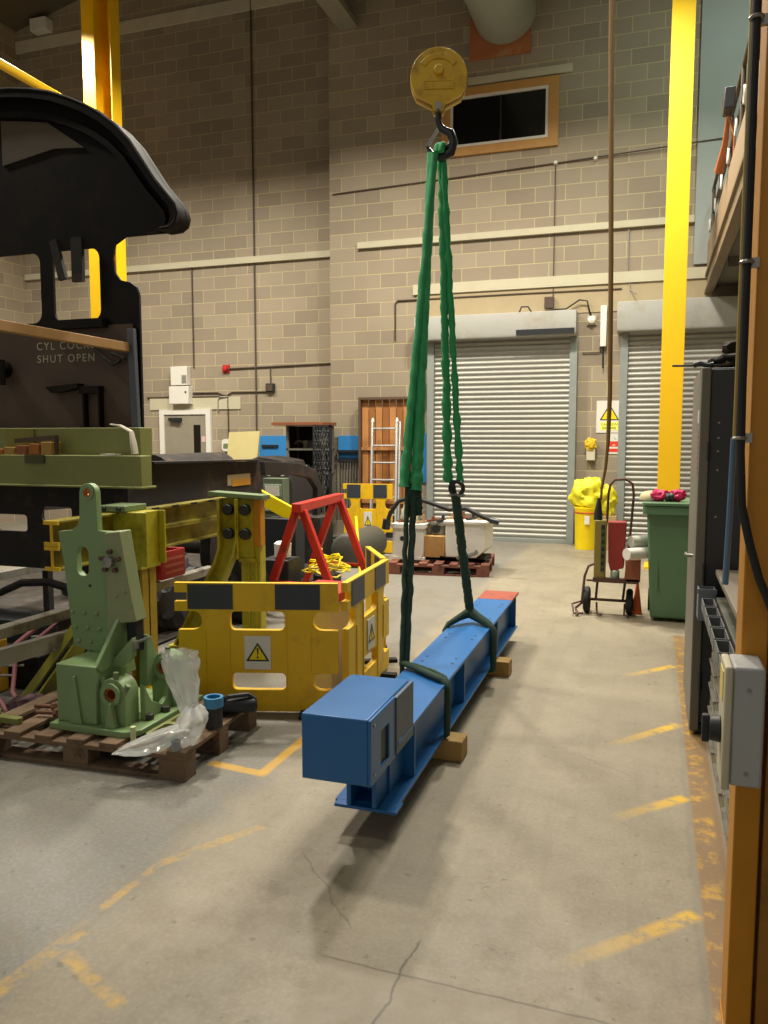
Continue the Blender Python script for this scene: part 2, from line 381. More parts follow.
# high window
w = struct('window_1', G().prism([[(-3.26, 5.97), (-1.47, 5.97), (-1.47, 6.97), (-3.26, 6.97)], [(-3.12, 6.10), (-3.12, 6.85), (-1.62, 6.85), (-1.62, 6.10)]], 'y', YW - .05, YW), ORWD, bevel=.004)
struct('window_frame', G().prism([[(-3.12, 6.10), (-1.62, 6.10), (-1.62, 6.85), (-3.12, 6.85)], [(-3.08, 6.14), (-3.08, 6.81), (-1.66, 6.81), (-1.66, 6.14)]], 'y', YW - .04, YW), WHITE, w)
struct('window_pane', G().box(-3.08, -1.66, YW - .012, YW - .004, 6.14, 6.81), GLASS, w)
struct('window_mullion', G().box(-2.35, -2.325, YW - .02, YW - .012, 6.14, 6.81), mat('mullion_dark', '#241f1a', .5), w)
# personnel door
d = struct('door_1', G().box(-8.62, -7.74, YL - .05, YL, 0, 2.04), DOORG, bevel=.003)
g = G(); g.prism([(-8.72, 0), (-8.72, 2.14), (-7.64, 2.14), (-7.64, 0), (-7.74, 0), (-7.74, 2.05), (-8.62, 2.05), (-8.62, 0)], 'y', YL - .07, YL)
struct('door_frame', g, WHITE, d)
struct('door_glass', G().box(-8.0, -7.86, YL - .056, YL - .05, 1.3, 1.86), GLASS, d)
struct('door_closer', G().box(-8.5, -8.24, YL - .12, YL - .05, 1.93, 1.99).bar((-8.4, YL - .11, 1.93), (-8.28, YL - .08, 1.86), .02, .015), DSTL, d, .003)
struct('door_sign', G().box(-7.84, -7.76, YL - .055, YL - .05, 1.55, 1.65), mat('pink_notice', '#d9b4b8', .6), d)
# roller shutters
def shutter(n, x0, x1, hz0, hz1, hx0, hx1):
    g = G(); prof = []; k = 42; p = .0765; y = YW - .10
    for i in range(k):
        for t in range(6):
            a = t / 6; prof.append((y + .018 * (-math.sin(math.pi * min(1, a / .8)) if a < .8 else .35), i * p + a * p))
    prof = [q for q in prof if q[1] < hz0 + .1]
    A = [g._v((x0, *q)) for q in prof]; B = [g._v((x1, *q)) for q in prof]
    for i in range(len(prof) - 1): g.b.faces.new((A[i], B[i], B[i + 1], A[i + 1]))
    s = obj('door_%d' % n, g, GALV, smooth=60, kind='structure')
    for xa, xb in ((x0 - .09, x0 + .02), (x1 - .02, x1 + .09)):
        q = G().box(xa, xb, YW - .14, YW, 0, hz0).box(xa, xb, YW - .16, YW - .14, 0, hz0)
        struct('guide_rail', q, JAMB, s, .004)
    struct('shutter_hood', G().prism([(YW, hz0), (YW - .33, hz0), (YW - .35, hz0 + .04), (YW - .35, hz1), (YW, hz1)], 'x', hx0, hx1), BOXW, s, .006)
    struct('bottom_bar', G().box(x0, x1, YW - .15, YW - .08, 0, .06), JAMB, s, .004)
    return s
s1 = shutter(2, -3.35, -1.20, 3.14, 3.5, -3.6, -1.12)
s2 = shutter(3, -.40, 2.2, 3.16, 3.58, -.54, 2.5)
struct('hood_gap', G().box(-2.0, -1.14, YW - .362, YW - .35, 3.16, 3.24), DSTL, s1)
# mezzanine over the right-hand side
mz = thing('mezzanine', (1.8, 8.5, 3.66), 'brown steel mezzanine deck jutting out high on the right above the shutter', 'mezzanine')
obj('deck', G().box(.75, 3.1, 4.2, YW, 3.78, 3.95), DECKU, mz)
g = G(); g.box(.66, .72, 4.2, YW, 3.96, 4.38); obj('fascia', g, DECK, mz, .005)
g = G(); g.box(.64, .75, 4.2, YW, 3.92, 3.96).box(.67, .70, 4.2, YW, 3.72, 3.92).box(.64, .75, 4.2, YW, 3.68, 3.72); obj('edge_beam', g, mat('mezz_beam', '#7c6c56', .6), mz)
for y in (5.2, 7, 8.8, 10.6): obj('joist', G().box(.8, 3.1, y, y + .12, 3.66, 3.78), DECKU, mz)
obj('handrail', G().tube([(.70, 4.2, 5.05), (.70, 12.4, 5.05)], .022).tube([(.70, 4.2, 4.72), (.70, 12.4, 4.72)], .018), HOSE, mz)
for y in (5.3, 6.3, 7.3, 8.4, 9.6, 10.9, 12.2): obj('rail_post', G().cyl((.70, y, 4.38), (.70, y, 5.06), .022, n=10), HOSE, mz)
for i in range(9):
    y = 6.0 + i * .55 * (1 + i * .06)
    obj('rail_glint', G().torus((.675, y, 4.62), .075, .012, 'x', n=16, m=6, sx=.5), WHITE, mz, label='white ring painted as a glint on the rail')  # white rings stand in for glints on the rail posts
o = thing('floodlight', (.66, 8.9, 4.38), 'dark floodlight with rust-coloured arm clipped to the mezzanine edge', 'light')
obj('lamp_head', G().box(.56, .66, 8.7, 8.95, 4.80, 5.0), CLIP, o, .01)
obj('arm', G().tube([(.62, 8.95, 4.8), (.61, 9.15, 4.6), (.58, 9.4, 4.42)], [.02, .03, .05], 10).tube([(.62, 8.9, 4.8), (.68, 8.9, 4.6), (.68, 8.9, 4.38)], .012), mat('rusty_orange', '#b0683c', .6), o)

# ================================================================== YELLOW COLUMNS
c = thing('steel_column', (.165, 10.55, 0), 'bright yellow steel column standing in front of the right-hand roller shutter', 'column')
g = G().box(0.07, .33, 10.42, 10.44, 0, 8.6).box(.07, .33, 10.70, 10.72, 0, 8.6).box(.19, .21, 10.44, 10.70, 0, 8.6)
obj('shaft', g, YCOL, c, .003); obj('base_plate', G().box(-.06, .39, 10.35, 10.8, 0, .025), YCOL, c)
c = thing('steel_column', (-7.5, 9.75, 0), 'yellow steel column rising behind the black cab roof', 'column')
g = G().box(-7.58, -7.38, 9.6, 9.62, 0, 10).box(-7.58, -7.20, 9.9, 9.925, 0, 10).box(-7.22, -7.20, 9.72, 9.9, 0, 10).box(-7.40, -7.38, 9.62, 9.9, 0, 10)
obj('shaft', g, YCOL, c, .003)
obj('base_plate', G().box(-7.78, -7.22, 9.5, 10.0, 0, .025), YCOL, c)
obj('runway_beam', G().cyl((-7.4, 1.0, 6.0), (-7.4, 9.6, 6.0), .055, n=20), YCOL, c)
# near posts on the right edge
c = thing('steel_post', (.263, 2.28, 0), 'orange-yellow box post nearest the camera carrying the grey switch box', 'post')
obj('shaft', G().box(.232, .294, 2.21, 2.35, 0, 5.2), YORA, c, .004); obj('base_plate', G().box(.229, .297, 2.207, 2.353, 0, .012), YORA, c)
c = thing('steel_post', (.4, 2.3, 0), 'stained ochre column at the right edge with pale blue cable brackets', 'post')
obj('shaft', G().box(.304, .56, 2.22, 2.24, 0, 5.2).box(.304, .33, 2.24, 2.45, 0, 5.2).box(.304, .56, 2.45, 2.47, 0, 5.2), YOLD, c, .003)
for z in (2.24, 2.62, 1.78): obj('bracket', G().box(.297, .36, 2.195, 2.22, z, z + .06), mat('bracket_blue', '#8fb3bf', .5), c, .004)
o = thing('cable_conduit', (.21, 2.44, 1.0), 'black flexible conduit running down the orange post and bending right', 'conduit')
obj('pipe', G().tube([(.205, 2.19, 5.2), (.205, 2.19, 2.6), (.207, 2.19, 1.75), (.209, 2.185, 1.58), (.216, 2.175, 1.45), (.236, 2.17, 1.36), (.262, 2.17, 1.27), (.30, 2.17, 1.18)], .0105, 10), CABLE, o)
for z in (2.05, 1.62, 2.62, 3.3): obj('clip', G().torus((.206, 2.19, z), .0135, .005, 'z', n=14, m=6).box(.215, .236, 2.20, 2.215, z - .012, z + .012), STEEL, o)
o = thing('conduit_pipe', (.19, 2.5, .95), 'thin yellowish conduit with blue lower sleeve beside the black one', 'conduit')
obj('pipe', G().tube([(.197, 2.235, 5.2), (.197, 2.235, 1.62)], .0035, 8), mat('conduit_cream', '#b7a860', .5), o)
obj('sleeve', G().tube([(.197, 2.235, 1.62), (.194, 2.235, 1.4), (.190, 2.235, 1.24)], .008, 8), mat('sleeve_blue', '#5a7896', .5), o, label='blue sleeve')
# switch box
o = thing('switch_box', (.265, 2.38, .67), 'light grey electrical isolator box bolted to the orange post', 'switch box')
obj('enclosure', G().box(.203, .276, 2.075, 2.212, .765, 1.065), BOXG, o, .007)
obj('cover', G().box(.184, .203, 2.068, 2.205, .755, 1.065), mat('box_cream', '#c5bfa5', .5), o, .005, label='cream front cover')
obj('cover_label', G().box(.182, .184, 2.10, 2.18, .97, 1.045), mat('label_yellow', '#d9c96a', .5), o)
obj('rotary_handle', G().cyl((.184, 2.14, .885), (.156, 2.14, .885), .034, .030, 20).box(.140, .158, 2.13, 2.15, .85, .92), CLIP, o, .003, label='black rotary handle')
for z in (.80, 1.01): obj('screw', G().cyl((.24, 2.071, z), (.24, 2.075, z), .005, n=8), STEEL, o)
# ================================================================== RIGHT SIDE STORAGE
o = thing('storage_cupboard', (.5, 5.0, 0), 'tall dark grey steel cupboard with grey door standing on the right', 'cupboard')
obj('body', G().box(.285, .85, 4.62, 5.5, .05, 1.99), CABD, o, .006)
obj('door', G().box(.235, .283, 4.58, 5.48, .02, 1.99), CABL, o, .006, label='lighter grey door')
obj('front_panel', G().prism([[(.285, .06), (.85, .06), (.85, 1.98), (.285, 1.98)], [(.42, 1.76), (.43, 1.76), (.43, 1.75), (.42, 1.75)]], 'y', 4.60, 4.62), CABD, o, .003)
g = G()
for z in (1.7, 1.62, 1.55, 1.45, 1.2, .8): g.cyl((.33, 4.597, z), (.33, 4.60, z), .006, n=8)
obj('rivets', g, STEEL, o)
for z in (1.55, .9, .3): obj('hinge', G().cyl((.281, 4.585, z - .05), (.281, 4.585, z + .05), .009, n=10), DSTL, o)
h = obj('handle', G().cyl((.235, 4.86, .95), (.20, 4.86, .95), .011, n=10).cyl((.203, 4.86, .95), (.203, 4.95, .95), .009, n=10), STEEL, o, label='chrome handle')
g = G()
for i in range(9): g.box(.2335, .235, 4.66, 4.72 + .06 * (i % 2), 1.42 + i * .028, 1.435 + i * .028)
obj('red_lettering', g, mat('lettering_red', '#a8463c', .6), o)
obj('notice', G().box(.233, .235, 4.66, 4.78, 1.70, 1.77), WHITE, o)
for x, y in ((.29, 4.62), (.8, 4.66), (.29, 5.44), (.8, 5.44)): obj('foot', G().box(x - .02, x + .04, y - .02, y + .04, 0, .05), CLIP, o)
# heap on the cupboard
for i, (a, lab) in enumerate((
    ([(.28, 4.75, 2.025), (.36, 4.72, 2.05), (.46, 4.8, 2.05), (.58, 4.75, 2.025)], 'black padded strap lying along the front of the cupboard top'),
    ([(.3, 5.0, 2.02), (.42, 4.9, 2.05), (.5, 4.85, 2.11), (.62, 4.9, 2.15), (.72, 4.9, 2.08)], 'tan-edged folded harness arching over the heap on the cupboard'))):
    obj('webbing_strap', G().tube([lerp(a[min(int(t), len(a) - 2)], a[min(int(t), len(a) - 2) + 1], t - min(int(t), len(a) - 2)) for t in [k * (len(a) - 1) / 14 for k in range(15)]], [.028 + .008 * math.sin(k * 2.1) for k in range(15)], 10, flat=.8), (RUBB, mat('strap_tan', '#6f5a44', .8))[i], label=lab, cat='strap')
obj('folded_rags', G().blob((.58, 5.0, 2.07), (.22, .2, .11), .5, 3, 4, 4, zmin=1.992), mat('rag_dark', '#2b2622', .9), label='dark crumpled rags heaped on top of the tall cupboard', cat='rags')
o = thing('pry_bar', (.1, 4.72, 1.995), 'thin dark rod poking left off the cupboard top', 'rod')
obj('rod', G().cyl((.09, 4.72, 2.014), (.34, 4.70, 2.008), .006, n=8), DSTL, o); obj('clamp', G().tube([(.2, 4.71, 2.012), (.23, 4.7, 2.022), (.27, 4.7, 2.008), (.3, 4.7, 2.016)], .014, 8), CLIP, o)
# drawer cabinet
o = thing('tool_cabinet', (.6, 3.75, 0), 'low grey-green drawer cabinet with worktop beside the walkway line', 'cabinet')
obj('body', G().box(.335, .95, 3.0, 4.42, 0, .80), mat('toolcab_dark', '#4b4c42', .6, dirt='#74705e', dscale=6), o, .005)
for j in range(3):
    for i in range(6):
        y0 = 3.02 + j * .465; z0 = .03 + i * .125
        dr = obj('drawer', G().box(.322, .335, y0, y0 + .45, z0, z0 + .112), mat('drawer_grey', '#6f6e5e', .55, dirt='#3b3830', dscale=7), o, .004)
        obj('drawer_handle', G().box(.308, .322, y0 + .06, y0 + .39, z0 + .08, z0 + .092), STEEL, dr)
obj('worktop', G().box(.335, 1.0, 3.0, 4.52, .90, .93), mat('worktop_brown', '#7d7466', .6), o, .004)
obj('upstand', G().box(.40, .95, 3.05, 4.40, .80, .90), FRAME, o)
for i in range(6):
    y = 3.04 + i * .225
    b_ = obj('tray', G().prism([[(.262, y), (.322, y), (.322, y + .2), (.262, y + .2)], [(.267, y + .006), (.267, y + .194), (.317, y + .194), (.317, y + .006)]], 'z', .745, .80).box(.265, .32, y + .004, y + .196, .745, .752), mat('tray_grey', '#676b6c', .5), o, label='small open grey parts tray')
o = obj('plastic_tub', G().prism([[(.25, 4.44), (.335, 4.44), (.335, 4.56), (.25, 4.56)], [(.257, 4.447), (.257, 4.553), (.328, 4.553), (.328, 4.447)]], 'z', .67, .83).box(.252, .333, 4.442, 4.558, .665, .68).box(.245, .34, 4.435, 4.441, .81, .835), mat('tub_blue_grey', '#76808a', .5), label='open blue-grey plastic tub hung on the end of the drawer cabinet', cat='tub')
# wheelie bin
o = thing('wheelie_bin', (.28, 7.6, 0), 'tall green wheelie bin standing open beside the tall cupboard', 'bin')
g = G(); V = []
for (x0, x1, y0, y1, z) in ((.02, .50, 7.38, 7.86, .03), (-.03, .55, 7.32, 7.94, .98)):
    V.append([g._v(p) for p in ((x0, y0, z), (x1, y0, z), (x1, y1, z), (x0, y1, z))])
g.b.faces.new(V[0][::-1]); g.b.faces.new(V[1])
for k in range(4): g.b.faces.new((V[0][k], V[0][(k + 1) % 4], V[1][(k + 1) % 4], V[1][k]))
obj('body', g, BINGR, o, .02)
obj('rim', G().prism([rrect(-.065, .585, 7.28, 7.98, .04)], 'z', .96, 1.03), BINGR, o, .006)
obj('lid', G().prism([rrect(-.07, .59, 7.27, 8.0, .05)], 'z', 1.035, 1.06), BINGR, o, .006)
obj('hinge_bar', G().cyl((0, 8.02, 1.02), (.52, 8.02, 1.02), .018, n=10), BINGR, o)
for x in (.0, .48): obj('wheel', G().cyl((x, 7.9, .1), (x + .05, 7.9, .1), .1, n=24), RUBB, o)
obj('front_rib', G().box(.06, .075, 7.345, 7.36, .3, .93).box(.44, .455, 7.345, 7.36, .3, .93), BINGR, o)
for i, (x, lab) in enumerate(((.07, 'left-hand crumpled pink glove on the green bin'), (.22, 'right-hand crumpled pink glove on the green bin'))):
    gl = obj('work_glove', G().blob((x, 7.5, 1.115), (.075, .06, .052), .35, 2.5, i + 2, 3, zmin=1.061), PINK, label=lab, cat='glove')
    obj('cuff', G().blob((x + (.07, -.05)[i], 7.47, 1.10), (.03, .04, .04), .4, 3, i + 6, 2, zmin=1.062), CLIP, gl)
cp = thing('peaked_cap', (-.05 + .03, 7.55, 1.06), 'pale peaked cap lying on the left of the green bin lid', 'cap')
obj('crown', G().lathe([(.10, 0), (.10, .02), (.09, .05), (.06, .075), (.0, .085)], (.0, 7.6, 1.064), n=20), mat('cap_cream', '#b9b48a', .7), cp)
obj('brim', G().prism([circ(-.02, 7.56, .13, 24, ry=.12)], 'z', 1.061, 1.066), CLIP, cp)

# ================================================================== SACK TRUCK
o = thing('sack_truck', (-.36, 7.6, 0), 'rusty tubular sack truck loaded with boxes left of the green bin', 'trolley')
TR = mat('truck_tube', '#4d3327', .55, dirt='#6e3a26', dscale=10)
def rail(x): return [(x, 7.52, .13), (x + .01, 7.60, .45), (x + .015, 7.68, .95)]
g = G(); xa, xb = -.50, -.19
hoop = [(xa, 7.55, .10), (xa, 7.58, .4)]
frame = [(-.46, 7.58, .12), (-.44, 7.62, .45), (-.38, 7.67, .88), (-.375, 7.68, 1.1), (-.36, 7.69, 1.19), (-.32, 7.70, 1.235), (-.22, 7.70, 1.24), (-.165, 7.70, 1.20), (-.15, 7.69, 1.1), (-.165, 7.67, .85), (-.19, 7.62, .45), (-.22, 7.58, .12)]
obj('handle_frame', G().tube(frame, .012, 10), TR, o)
obj('toe_hoop', G().tube([(-.60, 7.35, .02), (-.63, 7.45, .06), (-.58, 7.5, .1), (-.56, 7.52, .35), (-.53, 7.54, .44), (-.47, 7.56, .47)], .012, 8).tube([(-.56, 7.42, .02), (-.64, 7.36, .03), (-.66, 7.44, .1), (-.58, 7.5, .12)], .010, 8).tube([(-.40, 7.4, .02), (-.44, 7.44, .03), (-.45, 7.56, .1)], .01, 8).tube([(-.16, 7.4, .02), (-.2, 7.44, .03), (-.2, 7.56, .1)], .01, 8), TR, o)
for z, y in ((.30, 7.60), (.13, 7.58)): obj('cross_bar', G().cyl((-.55, y, z), (-.15, y, z), .010, n=8), TR, o)
obj('load_shelf', G().box(-.48, -.08, 7.40, 7.62, .32, .335).box(-.48, -.08, 7.40, 7.41, .335, .36), TR, o)
for x, l in ((-.54, 'l'), (-.16, 'r')):
    wh = obj('wheel', G().lathe([(.05, -.02), (.10, -.03), (.118, -.02), (.122, 0), (.118, .02), (.10, .03), (.05, .02)], (x, 7.58, .122), 'x', 24), RUBB, o)
    obj('hub', G().cyl((x - .035, 7.58, .122), (x + .035, 7.58, .122), .035, n=16), TR, wh)
obj('axle', G().cyl((-.54, 7.58, .122), (-.16, 7.58, .122), .009, n=8), TR, o)
o = thing('junction_box', (-.43, 7.45, .335), 'tall olive connector box with black sockets riding on the sack truck', 'box')
obj('case', G().box(-.475, -.375, 7.42, 7.55, .336, .88), mat('box_olive', '#8a7c3c', .5), o, .006)
obj('panel', G().box(-.415, -.385, 7.412, 7.42, .42, .84), CLIP, o)
for i in range(6): obj('socket', G().cyl((-.40, 7.412, .46 + i * .065), (-.40, 7.40, .46 + i * .065), .016, n=12), mat('socket_green', '#39502f', .5), o)
obj('cable_gland', G().tube([(-.45, 7.48, .88), (-.45, 7.48, .95), (-.445, 7.48, 1.08)], [.04, .035, .014], 12), CLIP, o)
obj('pendant_cable', G().tube([(-.43, 7.48, 1.06), (-.425, 7.48, 1.16), (-.395, 7.48, 1.36), (-.38, 7.48, 1.6), (-.375, 7.48, 2.0), (-.395, 7.48, 3.2), (-.44, 7.48, 5), (-.50, 7.48, 9.9)], [.011, .012, .014, .018, .021, .022, .022, .022], 10), BRN, label='long brown crane cable hanging from the roof into the olive box', cat='cable')
obj('tool_pouch', G().prism([(-.36, .87), (-.20, .87), (-.215, .45), (-.33, .42), (-.35, .50)], 'y', 7.44, 7.56), mat('pouch_red', '#8d2a24', .6), label='dark red pouch strapped between the sack truck rails', cat='pouch', bevel=.01)
obj('paper_roll', G().cyl((-.19, 7.3, .60), (-.03, 7.45, .60), .052, n=20), WHITE, label='lower white paper roll on the sack truck beside the bin', cat='roll')
obj('paper_roll', G().cyl((-.16, 7.42, .70), (-.01, 7.52, .70), .052, n=20), mat('roll_grey', '#b7b8ae', .6), label='upper greyish paper roll on the sack truck beside the bin', cat='roll')
obj('tray_box', G().box(-.20, -.07, 7.40, 7.56, .336, .53), mat('box_rust', '#8c5236', .7), label='rust-orange box under the white rolls on the sack truck', cat='box', bevel=.006)
obj('jar', G().lathe([(.035, 0), (.04, .01), (.04, .08), (.025, .1), (.025, .12)], (-.29, 7.47, .336), n=18), mat('jar_pale', '#9fb3a8', .2), label='small pale jar on the sack truck shelf', cat='jar')
obj('traffic_cone', G().box(-.14, -.05, 7.62, 7.72, 0, .02).tube([(-.095, 7.67, .02), (-.095, 7.67, .3)], [.045, .01], 16), mat('cone_orange', '#d4622e', .5), label='small orange cone on the floor between truck and bin', cat='cone')
# yellow bin by the shutters
o = thing('yellow_bin', (-.87, 12.0, 0), 'round bright yellow waste bin between the two shutters', 'bin')
obj('body', G().lathe([(.17, 0), (.175, .02), (.19, .58), (.2, .6), (.2, .62), (.18, .62)], (-.87, 12.0, 0), n=32), LYEL, o)
obj('strap_band', G().torus((-.87, 12.0, .54), .193, .008, 'z'), REDP, o)
obj('bin_label', G().box(-.9, -.83, 11.79, 11.80, .38, .5), WHITE, o, label='white label')
obj('yellow_bag', G().blob((-.87, 12.0, .80), (.25, .19, .24), .35, 1.6, 3, 4, zmin=.622), BYEL, label='yellow plastic sack stuffed into the yellow bin', cat='bag')
obj('yellow_bag', G().blob((-.60, 12.05, .70), (.13, .14, .24), .3, 1.6, 9, 4, zmin=.5), BYEL, label='yellow sack lying on a carton right of the yellow bin', cat='bag')
obj('carton', G().box(-.68, -.46, 11.9, 12.2, 0, .50), mat('carton_brown', '#a08b62', .8), label='plain carton under the right-hand yellow sack', cat='box', bevel=.005)

# ================================================================== WALL FITTINGS
o = thing('warning_sign', (-.63, YW, 1.7), 'white warning sign with yellow triangle on the pier between the shutters', 'sign')
YW1 = YW - .004
obj('board', G().box(-.82, -.45, YW - .01, YW, 1.70, 2.18), WHITE, o)
obj('triangle_border', G().prism([[(-.77, 1.89), (-.49, 1.89), (-.63, 2.13)], [(-.745, 1.903), (-.63, 2.105), (-.515, 1.903)]], 'y', YW - .014, YW - .01), CLIP, o)
obj('triangle', G().prism([(-.745, 1.903), (-.63, 2.105), (-.515, 1.903)], 'y', YW - .012, YW - .01), LYEL, o)
obj('yellow_panel', G().box(-.76, -.50, YW - .012, YW - .01, 1.74, 1.86), mat('sign_yellow', '#eef06a', .5), o)
text('lettering', 'CAUTION', .055, (-.63, YW - .0125, 1.825), (math.pi / 2, 0, 0), mat('letter_olive', '#7d8428', .6), o)
for z in (1.775, 1.755): obj('text_line', G().box(-.73, -.53, YW - .013, YW - .012, z, z + .01), mat('letter_olive', '#7d8428', .6), o)
o = thing('fire_sign', (-.55, YW, 1.38), 'small red and white notice below the yellow triangle sign', 'sign')
obj('board', G().box(-.645, -.46, YW - .008, YW, 1.38, 1.69), WHITE, o)
obj('red_field', G().box(-.64, -.475, YW - .010, YW - .008, 1.49, 1.57).box(-.64, -.475, YW - .010, YW - .008, 1.41, 1.46), mat('sign_red', '#dc3a2c', .5), o)
obj('symbol', G().prism([circ(-.555, 1.505, .022, 12, 0, 180)], 'y', YW - .012, YW - .010), mat('sign_pale', '#e8c9a0', .5), o)
obj('mark', G().prism([circ(-.55, 1.62, .012, 12)], 'y', YW - .010, YW - .008).prism([circ(-.53, 1.60, .010, 12)], 'y', YW - .010, YW - .008), mat('sign_teal', '#8fc6bd', .5), o)
o = thing('wall_dispenser', (-.88, YW, 1.28), 'yellow rag over a small white dispenser on the pier between the shutters', 'dispenser')
obj('box', G().box(-.95, -.82, YW - .09, YW, 1.28, 1.46), mat('dispenser_white', '#c9c2ac', .5), o, .008)
obj('yellow_flap', G().blob((-.885, YW - .09, 1.53), (.08, .04, .09), .5, 3, 5, 3), mat('flap_yellow', '#e0b81e', .5), o)
o = thing('control_box', (-.73, YW, 2.62), 'tall narrow white control unit hanging between the shutter hoods', 'switch box')
obj('case', G().box(-.79, -.70, YW - .09, YW, 2.98, 3.58), WHITE, o, .006)
obj('lever', G().cyl((-.745, YW - .05, 2.98), (-.74, YW - .05, 2.66), .012, n=8), DSTL, o)
o = thing('dome_fitting', (-.93, YW, 3.3), 'round cream lamp on the wall right of the first shutter hood', 'light')
obj('dome', G().lathe([(.07, 0), (.07, -.03), (.05, -.08), (0, -.1)], (-.92, YW, 3.38), 'y', 20), WHITE, o)
obj('box', G().box(-.99, -.85, YW - .03, YW, 3.31, 3.46), TAN, o)
o = thing('motion_sensor', (-1.55, YW, 3.58), 'small dark box with cable on top of the left shutter hood', 'sensor')
obj('case', G().box(-1.62, -1.48, YW - .1, YW, 3.58, 3.75), mat('sensor_brown', '#4c3a30', .5), o, .006)
obj('lead', G().tube([(-1.48, YW - .06, 3.56), (-1.3, YW - .06, 3.56), (-1.1, YW - .08, 3.68), (-.99, YW - .08, 3.66), (-.95, YW - .06, 3.5), (-.92, YW - .03, 3.42)], .012, 8), CABLE, o)
obj('lead', G().tube([(-1.8, YW - .2, 3.52), (-1.85, YW - .2, 3.6), (-1.95, YW - .2, 3.6), (-1.98, YW - .2, 3.52)], .012, 8), CABLE, o)
def pipe(name, pts, r, m, label, cat='conduit'): return obj(name, G().tube(pts, r, 8), m, label=label, cat=cat)
y = YW - .02; yl = YL - .02
pipe('wall_cable', [(-5.1, y, 5.60), (-3, y, 5.66), (-1.4, y, 5.72), (.9, y - .05, 5.80)], .011, HOSE, 'thin dark cable strung across the wall below the high window', 'cable')
pipe('wall_conduit', [(-4.02, y, 3.2), (-4.02, y, 3.78), (-3.98, y, 3.83), (-2, y, 3.83), (-.5, y, 3.82)], .012, HOSE, 'conduit running along above the left shutter hood and dropping at its left')
pipe('wall_conduit', [(-1.50, y, 5.68), (-1.50, y, 3.76)], .008, HOSE, 'thin vertical wire from the wall cable to the hood sensor')
pipe('wall_conduit', [(-.42, y, 4.70), (-.42, y, 4.1), (-.38, y, 3.8), (-.3, y - .1, 3.72)], .010, GALC, 'pale conduit dropping from trunking to the right shutter hood')
pipe('wall_conduit', [(-.79, y, 3.1), (-.79, y, 2.9), (-1.05, y, 2.9)], .008, HOSE, 'short thin wire between the two shutters')
pipe('wall_conduit', [(-6.55 - .18, yl, 11.2), (-6.73, yl, 1.66)], .014, HOSE, 'long vertical conduit down the full height of the left wall')
pipe('wall_conduit', [(-7.99, yl, 4.7), (-7.99, yl, 2.9)], .012, HOSE, 'vertical conduit from trunking down to the white boxes')
pipe('wall_conduit', [(-7.32, yl, 2.86), (-5.2, yl, 2.90)], .013, HOSE, 'horizontal conduit right of the red alarm sounder')
pipe('wall_conduit', [(-8.02, yl, 2.44), (-7.5, yl, 2.44), (-7.42, yl, 2.40), (-7.32, yl, 2.38), (-7.22, yl, 2.44), (-6.5, yl, 2.44)], .012, HOSE, 'conduit with a dip running from white boxes to small junction box')
pipe('wall_conduit', [(-6.44, yl, 2.86), (-6.44, yl, 2.56)], .012, HOSE, 'short drop from upper conduit to the small junction box')
pipe('wall_conduit', [(-9.0, yl, 2.37), (-7.3, yl, 2.37), (-7.3, yl, 1.2)], .014, HOSE, 'conduit over the grey door turning down at its right side')
pipe('wall_conduit', [(-7.3 + .37 - .33 - .02 - .0, yl, 2.36), (-7.45 + .0, yl - .02, 2.36), (-7.5, yl, 2.3), (-7.5, yl, 2.1)], .012, GALC, 'short looped conduit at top right of the grey door')
# the long vertical by the alarm sits at x=-7.32 on screen; sounder and boxes
o = thing('alarm_sounder', (-7.33, YL, 2.8), 'small red alarm sounder on the left wall', 'alarm')
obj('dome', G().lathe([(.06, 0), (.06, -.04), (.04, -.08), (0, -.09)], (-7.33, YL, 2.86), 'y', 18), REDP, o)
obj('backplate', G().box(-7.40, -7.26, YL - .02, YL, 2.79, 2.93), REDP, o)
o = thing('junction_box', (-6.44, YL, 2.44), 'small dark square junction box on the left wall', 'box')
obj('case', G().box(-6.52, -6.36, YL - .07, YL, 2.43, 2.58), DSTL, o, .006); obj('cover', G().box(-6.50, -6.38, YL - .08, YL - .07, 2.45, 2.56), HOSE, o)
o = thing('distribution_board', (-8.23, YL, 2.55), 'upper white electrical box above the grey door', 'electrical box')
obj('case', G().box(-8.41, -8.07, YL - .14, YL, 2.58, 2.92), WHITE, o, .008); obj('window', G().box(-8.17, -8.08, YL - .15, YL - .14, 2.62, 2.76), GALC, o)
o = thing('distribution_board', (-8.23, YL, 2.2), 'lower wider white electrical box above the grey door', 'electrical box')
obj('case', G().box(-8.44, -8.03, YL - .16, YL, 2.24, 2.56), WHITE, o, .008); obj('latch', G().box(-8.10, -8.07, YL - .17, YL - .16, 2.44, 2.47), DSTL, o)
o = thing('emergency_light', (-11.0, YL, 9.4), 'white box light under the roof in the top left corner', 'light')
obj('case', G().box(-11.22, -10.86, YL - .2, YL, 9.16, 9.38), WHITE, o, .01); obj('bracket', G().box(-11.1, -10.98, YL - .05, YL, 9.38, 9.42), GALC, o)
for x, lab in ((-1.50, 'left white clamp on the cable below the high window'), (-.92, 'right white clamp on the cable below the high window')):
    o = obj('cable_clamp', G().lathe([(.035, 0), (.035, -.03), (.02, -.06), (0, -.065)], (x, YW - .0, 5.72), 'y', 14), WHITE, label=lab, cat='clamp')
